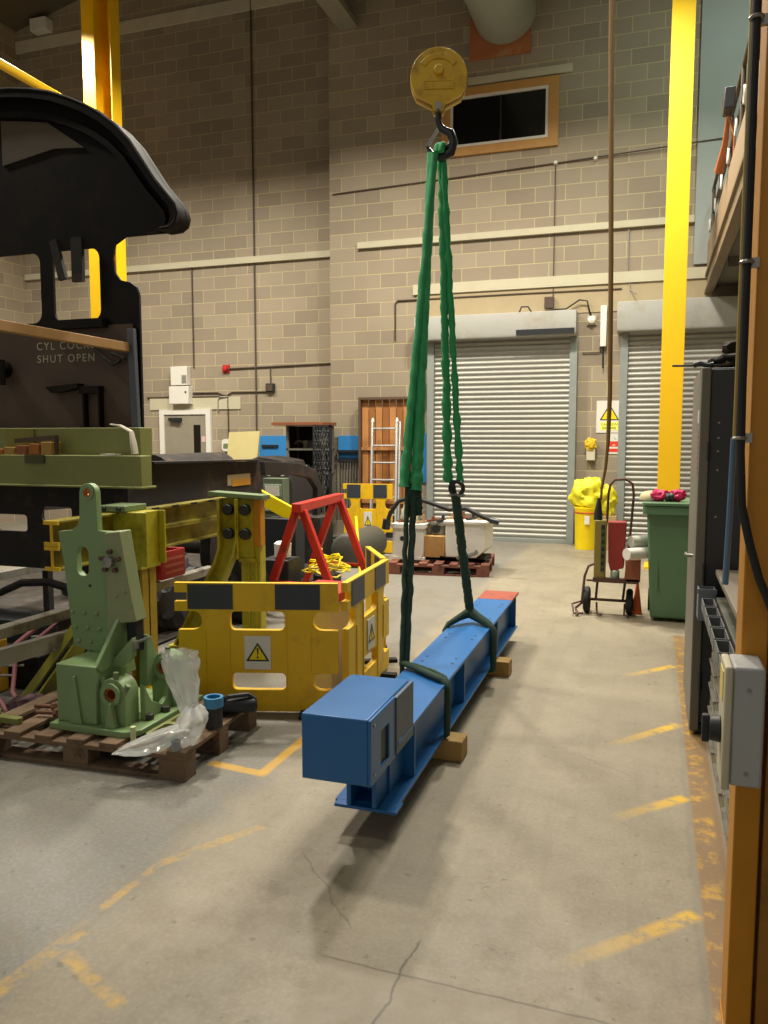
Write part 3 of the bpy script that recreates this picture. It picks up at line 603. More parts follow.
# duct
o = thing('air_duct', (-2.3, YW, 7.4), 'large grey round duct coming through the wall above the window', 'duct')
obj('duct_tube', G().cyl((-2.28, YW - .08, 7.97), (-2.28, 8.0, 7.97), .47, n=40), DUCT, o, smooth=50)
obj('collar', G().lathe([(.47, 0), (.50, 0), (.50, .06), (.47, .06)], (-2.28, 9.8, 7.97), 'y', 40), DUCT, o)
obj('wall_board', G().box(-2.82, -1.90, YW - .06, YW, 7.36, 8.55), mat('board_rust', '#a8673f', .7, dirt='#a89a63', dscale=1.5), o, .004, label='orange-brown board')
# small switch by door
o = thing('wall_socket', (-7.3, YL, 1.1), 'round-topped white socket box right of the grey door', 'socket')
obj('case', G().prism([rrect(-7.40, -7.20, 1.38, 1.60, .06)], 'y', YL - .1, YL), WHITE, o, .01); obj('face', G().box(-7.36, -7.24, YL - .11, YL - .1, 1.44, 1.52), GDK, o)

# ================================================================== BACK OF THE SHOP
obj('plywood_sheet', G().prism([(-7.12, .75), (-7.02, 1.72), (-6.42, 1.74), (-6.55, .75)], 'y', 12.45, 12.48), PLY, label='cream plywood sheet leaning by the blue panel', cat='board')
obj('packing_crate', G().box(-7.2, -6.4, 12.1, 12.7, 0, .75), FRAME, label='dark crate under the cream plywood sheet', cat='crate', bevel=.01)
o = thing('pin_board', (-6.4, YL, .9), 'bright blue panel on the wall left of the shelving', 'panel')
obj('sheet', G().box(-6.68, -6.06, YL - .03, YL, .9, 1.66), BLUB, o, .003); obj('strip', G().box(-6.62, -6.30, YL - .06, YL - .03, 1.46, 1.50), DSTL, o)
o = thing('pin_board', (-4.85, YW, .9), 'narrow blue panel with hanging steel rods left of the orange crate', 'panel')
obj('sheet', G().box(-5.02, -4.66, YW - .03, YW, 1.28, 1.66), BLUB, o, .003)
obj('shelf_strip', G().box(-5.02, -4.66, YW - .10, YW - .03, 1.38, 1.42), DSTL, o)
for i in range(7): obj('hanging_rod', G().cyl((-4.99 + i * .05, YW - .06, .35), (-4.99 + i * .05, YW - .06, 1.27), .012, n=8), STEEL, o)
obj('hook_strip', G().box(-5.02, -4.66, YW - .08, YW - .03, 1.22, 1.27), CLIP, o)
obj('pin_board', G().box(-3.72, -3.42, YW - .03, YW, .9, 1.70), BLUB, label='blue panel strip right of the orange wooden crate', cat='panel')
# shelving unit
o = thing('shelving_unit', (-5.45, 12.2, 0), 'dark steel shelving unit cluttered with parts by the wall corner', 'shelves')
for x in (-5.68, -5.05):
    for yy in (12.0, 12.4): obj('upright', G().box(x - .02, x + .02, yy - .02, yy + .02, 0, 1.82), mat('shelf_grey', '#6d6c60', .6), o)
obj('back_panel', G().box(-5.68, -5.05, 12.41, 12.43, .1, 1.82), mat('shelf_back', '#1f1914', .8), o)
obj('side_panel', G().box(-5.705, -5.695, 12.0, 12.42, .1, 1.82), mat('shelf_back', '#1f1914', .8), o)
for z in (.15, .6, 1.02, 1.42): obj('shelf', G().box(-5.70, -5.03, 11.98, 12.43, z, z + .03), mat('shelf_grey', '#6d6c60', .6), o)
obj('timber_board', G().prism([(-5.90, 11.85), (-5.0, 11.85), (-5.0, 12.45), (-5.75, 12.45)], 'z', 1.825, 1.875), BRWD, label='reddish brown board laid on top of the shelving unit', cat='board', bevel=.004)
random.seed(3)
shl = {1.45: 'top', 1.05: 'second', .63: 'third', .18: 'bottom'}
kinds = ['long casting', 'curved pipe piece', 'round tin', 'small box', 'steel fitting']
for z, nm in shl.items():
    for k in range(4):
        x = -5.62 + k * .145; r = random.random()
        if k == 0: obj('pipe_bend', G().torus((x + .06, 12.2, z + .02), .1, .022, 'y', a0=0, a1=150), HOSE, label='curved dark pipe at the left end of the %s shelf' % nm, cat='pipe')
        elif k == 1: obj('metal_tin', G().lathe([(.05, 0), (.055, .01), (.055, .12), (.05, .13)], (x + .06, 12.15, z), n=16), (STEEL, CLIP, HOSE, DSTL)[int(r * 4)], label='round tin next to the bent pipe on the %s shelf' % nm, cat='tin')
        elif k == 2: obj('parts_box', G().box(x, x + .13, 12.05, 12.3, z, z + .1 + r * .08), (DSTL, FRAME, HOSE, BRWD)[int(r * 4)], label='small dark parts box near the middle of the %s shelf' % nm, cat='box', bevel=.005)
        else: obj('valve_fitting', G().cyl((x + .05, 12.2, z), (x + .05, 12.2, z + .12), .045).cyl((x + .05, 12.1, z + .16), (x + .05, 12.3, z + .16), .04).torus((x + .05, 12.09, z + .16), .05, .01, 'y'), (STEEL, DSTL, GALC, HOSE)[int(r * 4)], label='valve fitting with handwheel at the right of the %s shelf' % nm, cat='fitting')
o = thing('chain_rack', (-5.1, 11.8, 0), 'dark rack of hanging chains and rods in front of the shelving right end', 'rack')
obj('frame', G().box(-5.14, -5.11, 11.78, 11.82, 0, 1.83).box(-4.86, -4.83, 11.78, 11.82, 0, 1.83).box(-5.14, -4.83, 11.78, 11.82, 1.79, 1.82).box(-5.14, -4.83, 11.78, 11.82, 1.1, 1.13).box(-5.18, -4.80, 11.65, 11.95, 0, .03), CLIP, o)
for i in range(6):
    x = -5.10 + i * .045; g = G(); n = (20, 11, 23, 9, 17, 13)[i]
    for k in range(n): g.torus((x, 11.76, 1.78 - k * .075), .03, .008, ('x', 'y')[k % 2], n=10, m=5, sx=.6)
    obj('hanging_chain', g, DSTL, o)
# orange slatted crate leaning on the wall and ladder
o = thing('wooden_crate_side', (-4.05, 12.3, 0), 'tall orange-brown slatted wooden panel leaning on the wall behind the ladder', 'panel')
OW = mat('orange_planks', '#b8804a', .6, var=.3, scale=5)
n = 7
for i in range(n):
    x = -4.54 + i * .118; obj('plank', G().box(x, x + .108, 12.44, 12.46, .45, 2.24), (OW, mat('orange_planks_dark', '#96602f', .6, var=.3, scale=5))[i % 2], o, .003)
obj('outer_frame', G().prism([[(-4.58, .4), (-3.68, .4), (-3.68, 2.28), (-4.58, 2.28)], [(-4.54, .44), (-4.54, 2.24), (-3.72, 2.24), (-3.72, .44)]], 'y', 12.36, 12.47), mat('crate_frame', '#5b4632', .7), o)
for z in (.55, 1.42): obj('batten', G().box(-4.54, -3.72, 12.40, 12.44, z, z + .05), OW, o)
obj('stand_block', G().box(-4.5, -3.6, 12.3, 12.5, 0, .4), FRAME, o)
o = thing('ladder', (-3.93, 11.7, 0), 'short aluminium ladder standing against the orange wooden panel', 'ladder')
def LP(u, h): return (-4.15 - .065 * h + u * .41, 11.75 + h * .24, h)
for u, lab in ((0, 0), (1, 1)): obj('stile', G().bar(LP(u, 0), LP(u, 1.88), .03, .07, up=(0, 1, 0)), ALU, o, .003)
obj('stile', G().bar((-3.71, 11.78, 0), (-3.82, 12.24, 1.88), .025, .06, up=(0, 1, 0)), ALU, o, .003)
for h in (.22, .49, .76, 1.03, 1.30, 1.57, 1.80)[:7]:
    if h < 1.8: obj('rung', G().cyl(LP(0, h + .2), LP(1, h + .2), .016, n=10), ALU, o)
for u in (0, 1): obj('end_cap', G().tube([LP(u, 1.88), LP(u, 1.94)], [.03, .012], 10), WHITE, o)
# notice / blue-white flag by the left shutter
obj('paper_notice', G().prism([(-3.66, 2.30), (-3.62, 2.66), (-3.50, 2.74), (-3.52, 2.34), (-3.6, 2.22)], 'y', YW - .17, YW - .165), mat('notice_blue', '#6f8fc0', .6, var=.6, scale=9), label='blue and white paper notice pinned beside the left shutter', cat='notice')
# small filing cabinet
o = thing('drawer_unit', (-4.4, 9.2, 0), 'small grey-green drawer unit with white labels behind the yellow jack', 'cabinet')
obj('body', G().box(-4.62, -4.34, 9.02, 9.20, 0, 1.12), mat('unit_green', '#5f6c58', .55), o, .006)
for z in (.88, .70, .44, .16):
    dr = obj('drawer', G().box(-4.60, -4.36, 9.0, 9.02, z, z + .165), mat('unit_green_light', '#7b8774', .55), o, .004)
    obj('label_card', G().box(-4.575, -4.385, 8.99, 9.0, z + .02, z + .145), WHITE, dr, label='white label card')
obj('cable_coil', G().torus((-4.49, 9.12, 1.13), .10, .025, 'y', a0=10, a1=170), WHITE, label='pale curved hose on top of the small drawer unit', cat='hose')
# rear yellow barrier, cylinder, machine
def barrier(p0, p1, label, group=None, H=.78, sign=True):
    W_ = math.hypot(p1[0] - p0[0], p1[1] - p0[1]); ang = math.atan2(p1[1] - p0[1], p1[0] - p0[0])
    o = thing('safety_barrier', (0, 0, 0), label, 'barrier', group)
    X_ = lambda px: (px - 22) / 523 * W_
    Z_ = lambda py: (523 - py) / 430 * (H - .015) + .015
    out = [(X_(33), Z_(523)), (X_(33), Z_(250))] + circ(X_(80), Z_(218), X_(52) - X_(22), 8, -90, 90, ry=(Z_(187) - Z_(250)) / 2) + \
          [(X_(22), Z_(187)), (X_(22), Z_(155)), (X_(62), Z_(155)), (X_(62), Z_(125)), (X_(22), Z_(125)), (X_(22), Z_(93)), (X_(545), Z_(93)), (X_(545), Z_(187))] + \
          circ(X_(495), Z_(218), X_(52) - X_(22), 8, 90, 270, ry=(Z_(187) - Z_(250)) / 2) + [(X_(545), Z_(250)), (X_(545), Z_(393))] + \
          circ(X_(492), Z_(422), X_(50) - X_(22), 8, 90, 270, ry=(Z_(393) - Z_(450)) / 2) + [(X_(545), Z_(450)), (X_(545), Z_(523))]
    h1 = rrect(X_(200), X_(375), Z_(250), Z_(187), .032)[::-1]; h2 = rrect(X_(205), X_(378), Z_(450), Z_(393), .030)[::-1]
    obj('panel', G().prism([out, h1, h2], 'y', -.02, .02), YEL, o, .006)
    for a, b, c in ((118, 500, 255), (195, 510, 190), (378, 510, 190), (455, 385, 255)): obj('rib', G().box(X_(a), X_(a + 4), -.026, -.02, Z_(b), Z_(c)), YEL, o)
    for a, b in ((65, 210), (345, 488)):
        for s in (-1, 1): obj('reflective_strip', G().box(X_(a), X_(b), min(s * .02, s * .024), max(s * .02, s * .024), Z_(180), Z_(97)), mat('strip_slate', '#343a44', .45), o, label='dark slate block')
    for u in (.18, .8): obj('foot', G().box(u * W_ - .03, u * W_ + .03, -.12, -.021, 0, .025).box(u * W_ - .03, u * W_ + .03, -.121, .12, 0, .014).box(u * W_ - .03, u * W_ + .03, .021, .12, 0, .025), RUBB, o)
    if sign:
        sp = obj('sign_plate', G().box(X_(245), X_(330), -.026, -.022, Z_(380), Z_(268)), WHITE, o, label='white sign with a yellow hazard triangle')
        cx = X_(288); zb = Z_(352); zt = Z_(290); hw = (X_(326) - X_(251)) / 2
        obj('triangle_border', G().prism([[(cx - hw, zb), (cx + hw, zb), (cx, zt)], [(cx - hw * .76, zb + .009), (cx, zt - .016), (cx + hw * .76, zb + .009)]], 'y', -.029, -.026), CLIP, sp)
        obj('triangle', G().prism([(cx - hw * .76, zb + .009), (cx, zt - .016), (cx + hw * .76, zb + .009)], 'y', -.0275, -.026), LYEL, sp)
        obj('exclamation_mark', G().prism([(cx - .006, zt - .032), (cx + .006, zt - .032), (cx + .002, zb + .035), (cx - .002, zb + .035)], 'y', -.029, -.0275).prism([circ(cx, zb + .023, .006, 10)], 'y', -.029, -.0275), CLIP, sp)
    o.location = (p0[0], p0[1], 0); o.rotation_euler = (0, 0, ang)
    return o
barrier((-2.63, 4.00), (-1.71, 4.27), 'front yellow plastic barrier panel with hazard sign facing the camera behind the pallet')
barrier((-1.68, 4.29), (-1.74, 5.25), 'side yellow barrier panel running back from the corner beside the blue beam')
barrier((-1.77, 5.28), (-2.08, 5.82), 'short rear return of the yellow barrier enclosure seen from inside', sign=False)
barrier((-4.12, 10.5), (-3.42, 10.6), 'distant yellow barrier panel in front of the ladder', H=.98)
obj('gas_cylinder', G().lathe([(.02, 0), (.17, .0), (.205, .02), (.215, .06), (.215, 1.0), (.19, 1.06), (.08, 1.1)], (-3.60, 9.25, .215), 'y', 40), mat('drum_grey', '#4a4840', .6, var=.15), label='large dull grey cylinder lying on its side behind the red trestle', cat='cylinder', smooth=50)
# red trestle
o = thing('trestle', (-3.05, 7.2, 0), 'red steel trestle standing inside the yellow barriers', 'trestle')
A0, A1 = (-2.99, 6.55, .99), (-3.11, 7.75, .99)
obj('top_bar', G().bar((-2.98, 6.45, 1.0), (-3.12, 7.85, 1.0), .09, .08), RED, o, .006)
for p, s in ((A0, -1), (A0, 1), (A1, -1), (A1, 1)):
    obj('leg', G().bar((p[0] + s * .03, p[1], p[2] - .02), (p[0] + s * .40, p[1] + .02, .0), .07, .06, up=(0, 1, 0)), RED, o, .005)
obj('brace', G().bar((-3.25, 6.56, .3), (-2.73, 6.56, .3), .03, .03), RED, o)
obj('brace', G().bar((-3.38, 7.76, .3), (-2.86, 7.76, .3), .03, .03), RED, o)
for a, b, lab in (((-3.95, 7.9, .5), (-3.45, 8.3, .80), 'yellow'),): pass
# clutter within the barriers
o = thing('hose_coil', (-3.35, 7.2, 0), 'coiled yellow hose heap beneath the red trestle', 'hose')
g = G()
for k in range(6): g.tube([(-3.02 + .16 * math.cos(a * .5 + k) * (1 + .3 * math.sin(a * 1.3 + k)), 7.25 + .16 * math.sin(a * .5 + k * 2), .30 + .035 * k + .03 * math.sin(a + k)) for a in range(13)], .010, 6)
obj('coil', g, LYEL, o)
obj('stand', G().cyl((-3.02, 7.25, 0), (-3.02, 7.25, .28), .14, n=20), CLIP, o)
obj('white_tub', G().lathe([(.07, 0), (.08, .01), (.085, .14), (.06, .16)], (-3.38, 7.0, .46), n=20), WHITE, label='white plastic tub standing on the black box behind the trestle leg', cat='tub')
obj('battery_box', G().box(-3.55, -3.25, 6.85, 7.15, 0, .458), CLIP, label='black box under the white tub behind the trestle', cat='box', bevel=.01)
obj('yellow_rod', G().bar((-3.05, 8.3, .02), (-3.22, 8.6, .72), .03, .03), LYEL, label='thin yellow bar leaning by the grey cylinder', cat='bar')
obj('steel_channel', G().bar((-4.3, 8.2, .98), (-3.75, 8.2, .72), .16, .05, up=(0, 1, 0)), LYEL, label='bright yellow slanted channel behind the left leg of the trestle', cat='channel', bevel=.006)
obj('channel_stand', G().box(-4.15, -3.75, 8.1, 8.35, 0, .72), CLIP, label='black cabinet under the slanted yellow channel', cat='box', bevel=.01)
obj('engine_cover', G().prism([(-5.6, 0), (-5.6, 1.25), (-5.3, 1.36), (-4.9, 1.30), (-4.75, 1.0), (-4.75, 0)], 'y', 10.2, 10.9), FRAME, label='dark humped machine cover in front of the shelving', cat='machine', bevel=.02)
obj('parts_crate', G().box(-4.35, -3.95, 9.3, 9.7, 0, .62), FRAME, label='dark crate standing right of the small drawer unit', cat='crate', bevel=.01)
obj('dark_bag', G().blob((-3.42, 6.25, .30), (.22, .2, .36), .35, 2.0, 8, 4, zmin=.0), RUBB, label='black bag slumped on the floor left of the trestle', cat='bag')
o = thing('red_lidded_case', (-1.97, 4.75, 0), 'red-lidded pale case inside the front barrier corner', 'case')
obj('case', G().box(-2.12, -1.84, 4.5, 4.95, 0, .60), mat('case_pale', '#b9b6a4', .6), o, .01); obj('lid', G().box(-2.14, -1.82, 4.48, 4.97, .60, .66), REDP, o, .01, label='red lid')
# red pallet with white machine
def pallet(name, L_, D_, m, label, loc, rot=0):
    o = thing(name, (0, 0, 0), label, 'pallet')
    for i in range(7):
        x0 = -L_ / 2 + i * (L_ - .1) / 6; obj('deck_board', G().box(x0, x0 + .10, -D_ / 2, D_ / 2, .122, .144), m, o, .003)
    for yy in (-D_ / 2, -.05, D_ / 2 - .1):
        obj('stringer_board', G().box(-L_ / 2, L_ / 2, yy, yy + .1, .10, .122), m, o, .002)
        for xx in (-L_ / 2, -.072, L_ / 2 - .145): obj('block', G().box(xx, xx + .145, yy, yy + .1, .022, .10), m, o, .003)
        obj('bottom_board', G().box(-L_ / 2, L_ / 2, yy, yy + .1, 0, .022), m, o, .002)
    o.location = loc; o.rotation_euler = (0, 0, rot); return o
pallet('pallet', 1.2, 1.0, WOODR, 'reddish wooden pallet under the white machine housing', (-2.42, 9.55, 0), .12)
pallet('pallet', 1.22, .78, WOOD, 'weathered wooden pallet in the foreground carrying the green casting', (-2.67, 3.525, 0), .04)
o = thing('machine_housing', (-2.4, 9.4, .144), 'white cast machine housing sitting on the red pallet', 'machine')
obj('left_box', G().prism([rrect(-2.98, -2.60, .18, .56, .03)], 'y', 9.25, 9.75).box(-3.0, -2.58, 9.22, 9.78, .53, .58).box(-2.98, -2.58, 9.24, 9.76, .146, .18), WHITE, o, .01)
obj('hole', G().cyl((-2.86, 9.243, .40), (-2.86, 9.26, .40), .03, n=18), CLIP, o, label='dark round hole')
obj('right_box', G().prism([(-2.32, .20), (-2.32, .60), (-1.84, .60), (-1.84, .30), (-1.95, .20)], 'y', 9.25, 9.75).box(-2.34, -1.82, 9.22, 9.78, .60, .64), WHITE, o, .01)
obj('centre_block', G().box(-2.60, -2.34, 9.3, 9.7, .146, .44), mat('timber_block', '#a8814a', .7, var=.25, scale=14), o, .008, label='wooden centre block')
obj('neck', G().lathe([(.10, 0), (.10, .1), (.13, .12), (.13, .16)], (-2.47, 9.5, .44), n=24), GALC, o)
obj('port', G().cyl((-2.47, 9.37, .52), (-2.47, 9.42, .52), .05, n=18), CLIP, o)
obj('shaft', G().cyl((-2.15, 9.2, .2), (-1.9, 9.05, .30), .03, n=14), STEEL, o)
obj('base_rail', G().box(-2.9, -1.8, 9.3, 9.36, .146, .18).box(-2.4, -1.85, 9.3, 9.7, .146, .20), FRAME, o)
random.seed(5)
for i in range(9):
    x = -2.95 + i * .125; xx = x + .03
    z = .582 if x < -2.62 else (.602 if x < -2.36 else .642)
    obj('scrap_offcut', G().bar((x, 9.3 + random.random() * .1, z + .015), (x + .12, 9.5 + random.random() * .15, z + .015), .03, .025).cyl((x + .05, 9.45, z + .02), (x + .05, 9.45, z + .06 + random.random() * .04), .02, n=10),
        (mat('scrap_copper', '#8c5642', .5, .4), DSTL, mat('scrap_tan', '#a38462', .7))[i % 3], label='%s on the white housing, place %s' % (('copper-coloured offcut', 'dark steel offcut', 'tan wooden offcut')[i % 3], ('at the far left', 'second from left', 'third from left', 'left of the centre', 'in the centre', 'right of the centre', 'third from right', 'second from right', 'at the far right')[i]), cat='offcut', group='offcuts lying on the white machine housing')
o = thing('hydraulic_hose', (-2.4, 9.2, .58), 'thick dark hose bowed over the white machine housing', 'hose')
hp = [(-3.02, 9.15, .60), (-2.98, 9.15, .72), (-2.88, 9.15, .86), (-2.72, 9.15, .92), (-2.5, 9.15, .86), (-2.25, 9.15, .78), (-2.05, 9.15, .80), (-1.88, 9.15, .72), (-1.72, 9.15, .66)]
obj('hose', G().tube(hp, .028, 12), CABLE, o, smooth=60); obj('hose_end', G().cyl((-3.04, 9.15, .52), (-3.02, 9.15, .64), .05, n=14), DSTL, o); obj('hose_end', G().cyl((-1.76, 9.15, .67), (-1.66, 9.15, .65), .036, n=14), DSTL, o)
obj('pale_sack', G().blob((-2.82, 9.5, .68), (.13, .12, .17), .25, 2.5, 12, 3, zmin=.582), mat('sack_pale', '#a9a58c', .8), label='pale rounded sack on the left end of the white housing', cat='sack')

# ================================================================== LOCOMOTIVE
LC = thing('locomotive', (-4.7, 5.5, .9), 'black steam locomotive under overhaul with arched cab roof', 'locomotive')
Yf = 4.75
# cab front sheet with rounded windows
def arch(n=26, zc=3.0, zt=4.02, hw=1.72, xc=-4.70, e=2.3):
    pts = []
    for i in range(n + 1):
        a = math.pi * i / n; c_, s_ = math.cos(a), math.sin(a)
        pts.append((xc + hw * math.copysign(abs(c_) ** (2 / e), c_), zc + (zt - zc) * abs(s_) ** (2 / 1.75)))
    return pts
half = [(-3.10, 2.985), (-3.03, 2.99), (-2.985, 3.02), (-2.97, 3.07), (-2.985, 3.13), (-3.06, 3.22), (-3.13, 3.30), (-3.22, 3.43), (-3.31, 3.56), (-3.42, 3.675), (-3.54, 3.765), (-3.66, 3.835), (-3.78, 3.89), (-3.94, 3.95), (-4.11, 3.99), (-4.28, 4.015), (-4.46, 4.03), (-4.70, 4.035)]
roofline = half + [(-9.40 - x, z) for x, z in half[:-1][::-1]]
def inset(k): return [(-4.70 + (x + 4.70) * (1 - k / 1.7), 3.0 + (z - 3.0) * (1 - k)) for x, z in roofline]
sheet = [(-3.35, 1.35), (-3.35, 2.59), (-3.37, 2.645), (-3.42, 2.68), (-3.50, 2.70), (-3.54, 2.75), (-3.555, 2.85), (-3.535, 2.94), (-3.45, 2.985)] + roofline + [(-6.05, 2.98), (-6.05, 1.35)]
def mrr(x0, x1, z0, z1, r): return rrect(x0, x1, z0, z1, r)[::-1]
obj('front_sheet', G().prism([sheet, mrr(-4.06, -3.665, 2.44, 2.93, .07), mrr(-4.62, -4.17, 2.44, 2.93, .07), mrr(-5.6, -4.95, 2.44, 2.93, .07)], 'y', Yf, Yf + .02), PLATE if False else BLACK, LC)
obj('backplate', G().box(-6.0, -3.40, Yf - .012, Yf, 1.36, 2.40), PLATE, LC, label='dusty brown-black backplate')
def shell(a, b): return inset(a) + inset(b)[::-1]
obj('cab_roof', G().prism(shell(0, .03), 'y', 4.66, Yf + .06), BLACK, LC, smooth=50)
obj('roof_rim', G().prism(shell(-.006, .05), 'y', 4.64, 4.665), BLACK, LC)
obj('roof_beading', G().tube([(p[0], 4.64, p[1]) for p in roofline], .012, 6), BLACK, LC)
obj('roof_rib', G().prism(shell(.12, .16), 'y', 4.70, Yf), BLACK, LC)
obj('roof_lit_patch', G().prism([(-4.45, 3.55), (-4.0, 3.62), (-3.75, 3.60), (-4.05, 3.80), (-4.45, 3.86)], 'y', 4.735, 4.75), mat('lit_brown', '#4d4230', .6), LC, label='brownish light painted as a patch under the roof')  # brown patch paints the light caught on the roof underside
obj('window_bar', G().bar((-4.00, Yf - .05, 2.99), (-3.93, Yf - .05, 2.72), .06, .03, up=(0, 1, 0)).box(-3.86, -3.77, Yf - .05, Yf - .02, 2.70, 3.0), FRAME, LC)
obj('window_ledge', G().box(-4.1, -3.6, Yf - .08, Yf - .0, 2.38, 2.44), BLACK, LC)
obj('cab_rail', G().bar((-3.42, 3.2, 2.235), (-3.42, Yf, 2.235), .05, .06), mat('rail_wood', '#a37c4c', .6, var=.2), LC, .004, label='pale wooden rail')
obj('handrail_pillar', G().bar((-3.39, Yf - .04, 2.36), (-3.375, Yf - .03, 1.50), .05, .04, up=(0, 1, 0)), mat('pillar_grey', '#4f5560', .5), LC, .004)
obj('bracket_stay', G().tube([(-3.70, Yf - .04, 2.24), (-3.60, Yf - .07, 2.17), (-3.54, Yf - .05, 2.12), (-3.48, Yf - .05, 2.15)], .012, 8).tube([(-3.55, Yf - .05, 2.2), (-3.44, Yf - .05, 2.16)], .01, 8), FRAME, LC)
LET = mat('stencil_paint', '#a9a488', .7)
text('stencil_lettering', 'CYL COCKS', .078, (-3.965, Yf - .0135, 2.27), (math.pi / 2, 0, 0), LET, LC, space=1.25)
text('stencil_lettering', 'SHUT OPEN', .078, (-3.965, Yf - .0135, 2.18), (math.pi / 2, 0, 0), LET, LC, space=1.25)
obj('gauge_column', G().box(-3.80, -3.785, Yf - .06, Yf - .012, 1.52, 1.95).box(-3.67, -3.655, Yf - .06, Yf - .012, 1.6, 1.95).box(-3.82, -3.65, Yf - .07, Yf - .012, 1.93, 1.98).box(-3.81, -3.64, Yf - .07, Yf - .012, 1.60, 1.63), BLACK, LC)
obj('lever_bracket', G().prism([(-4.10, 1.98), (-3.82, 2.0), (-3.82, 1.97), (-3.95, 1.945), (-4.05, 1.94)], 'y', Yf - .08, Yf - .012), BLACK, LC)
obj('valve_stub', G().cyl((-4.5, Yf - .012, 2.12), (-4.5, Yf - .12, 2.10), .06, n=14).cyl((-4.45, Yf - .1, 2.18), (-4.45, Yf - .1, 2.0), .02, n=10), BLACK, LC)
# drag box (green) across the rear
obj('drag_beam', G().box(-6.2, -3.14, 4.42, 4.54, 1.30, 1.505).box(-6.2, -3.12, 4.40, 4.56, 1.29, 1.305), GRN2, LC, .005, label='olive green rear beam')
obj('beam_notch', G().box(-4.06, -3.90, 4.405, 4.42, 1.45, 1.505), mat('notch_dark', '#474a22', .6), LC)
obj('upper_beam', G().box(-6.2, -3.24, 4.56, 4.70, 1.50, 1.69), GRN2, LC, .005, label='olive green upper beam')
obj('upper_patch', G().box(-4.34, -4.10, 4.545, 4.56, 1.55, 1.68), mat('patch_ochre', '#7d7a34', .6), LC)
# main frames running forward
obj('main_frame', G().prism([(4.72, 1.44), (6.5, 1.41), (6.55, 1.38), (6.6, .98), (5.6, .96), (4.6, .96), (4.6, 1.3)], 'x', -3.42, -3.38), FRAME, LC, .003)
obj('main_frame', G().prism([(4.72, 1.44), (6.3, 1.42), (8.2, 1.35), (8.55, 1.1), (8.6, .8), (4.6, .96)], 'x', -6.0, -5.96), FRAME, LC)
obj('footplate_angle', G().prism([(4.8, 1.455), (6.5, 1.43), (6.5, 1.415), (4.8, 1.44)], 'x', -3.44, -3.30), FRAME, LC)
obj('stretcher_plate', G().prism([[(-6.0, .62), (-3.45, .62), (-3.45, 1.36), (-6.0, 1.36)], mrr(-4.14 - .28, -4.14, .985, 1.10, .03), mrr(-4.86, -4.56, .90, 1.03, .03)], 'y', 4.95, 4.98), FRAME, LC)
obj('frame_stay', G().box(-6.0, -3.42, 6.4, 6.44, 1.05, 1.34), FRAME, LC)
obj('smokebox_saddle', G().tube([(-5.0, 7.2, 1.15), (-5.0, 8.6, 1.15)], .30, 28), FRAME, LC, smooth=50)
obj('data_plate', G().box(-3.378, -3.376, 5.95, 6.35, 1.22, 1.31), mat('plate_cream', '#b8aa86', .5), LC); obj('plate_tape', G().box(-3.376, -3.372, 6.02, 6.35, 1.21, 1.27), mat('tape_orange', '#c89028', .6), LC)
obj('frame_rivets', (lambda g: [g.cyl((-3.38, 4.9 + i * .25, 1.05), (-3.372, 4.9 + i * .25, 1.05), .014, n=8) for i in range(8)] and g)(G()), STEEL, LC)
obj('curved_guard', G().prism([(6.6, 1.41), (7.4, 1.365), (7.8, 1.28), (7.95, 1.1), (7.9, .8), (7.8, .8), (7.82, 1.08), (7.65, 1.2), (7.3, 1.25), (6.6, 1.28)], 'x', -3.42, -3.36), FRAME, LC, .006)
# rags and oddments on the rear beam
obj('paint_rag', G().tube([(-3.42, 4.50, 1.72 - .21 + .20), (-3.33, 4.48, 1.70), (-3.24, 4.47, 1.66), (-3.22, 4.46, 1.58), (-3.21, 4.46, 1.515)], [.012, .016, .02, .03, .03], 8, flat=.5), mat('rag_cream', '#c6bfae', .9), label='pale rag draped over the right end of the green beam', cat='rag')
obj('cloth_strip', G().prism([(-3.46, 4.43), (-3.34, 4.43), (-3.35, 4.50), (-3.44, 4.51)], 'z', 1.506, 1.516), WHITE, label='small white slip of paper lying on the green beam', cat='paper')
random.seed(11)
nm2 = ['nearest the left edge', 'second from the left edge', 'in the middle of the row', 'fourth from the left edge', 'at the right end of the row']
for i in range(5):
    x = -4.36 + i * .105
    obj('wood_packing', G().box(x, x + .085, 4.43, 4.53, 1.506, 1.545 + .012 * i), (mat('packing_orange', '#a0632c', .7), mat('packing_tan', '#a5813f', .7), BRWD)[i % 3], label='small orange-brown packing block on the green beam, %s' % nm2[i], cat='block', group='packing blocks on the green beam', bevel=.004)
obj('packing_bolts', G().bar((-4.2, 4.48, 1.60), (-3.84, 4.48, 1.625), .02, .03).cyl((-3.86, 4.48, 1.51), (-3.86, 4.48, 1.63), .02, n=10), HOSE, label='rusty bar lying across the packing blocks', cat='bar')
# lifting girder
o = thing('lifting_girder', (-3.2, 4.5, .87), 'long olive-yellow double girder running under the locomotive frame', 'girder')
def Iprof(x, z0, z1, fw, t=.014):
    return [(x - fw, z0), (x + fw, z0), (x + fw, z0 + t), (x + .006, z0 + t), (x + .006, z1 - t), (x + fw, z1 - t), (x + fw, z1), (x - fw, z1), (x - fw, z1 - t), (x - .006, z1 - t), (x - .006, z0 + t), (x - fw, z0 + t)]
for z0, z1 in ((.87, 1.01), (1.012, 1.155)):
    obj('i_beam', G().prism(Iprof(-3.2, z0, z1, .05), 'y', 3.66, 5.6), OLIVE2, o, .002)
for i in range(6): obj('hazard_edge', G().box(-3.149, -3.147, 4.3 + i * .24, 4.38 + i * .24, 1.141, 1.156), CLIP, o)
obj('end_plate', G().prism(Iprof(-3.2, .87, 1.01, .05, .022), 'y', 3.648, 3.66).prism(Iprof(-3.2, 1.012, 1.155, .05, .022), 'y', 3.648, 3.66), YEL, o)
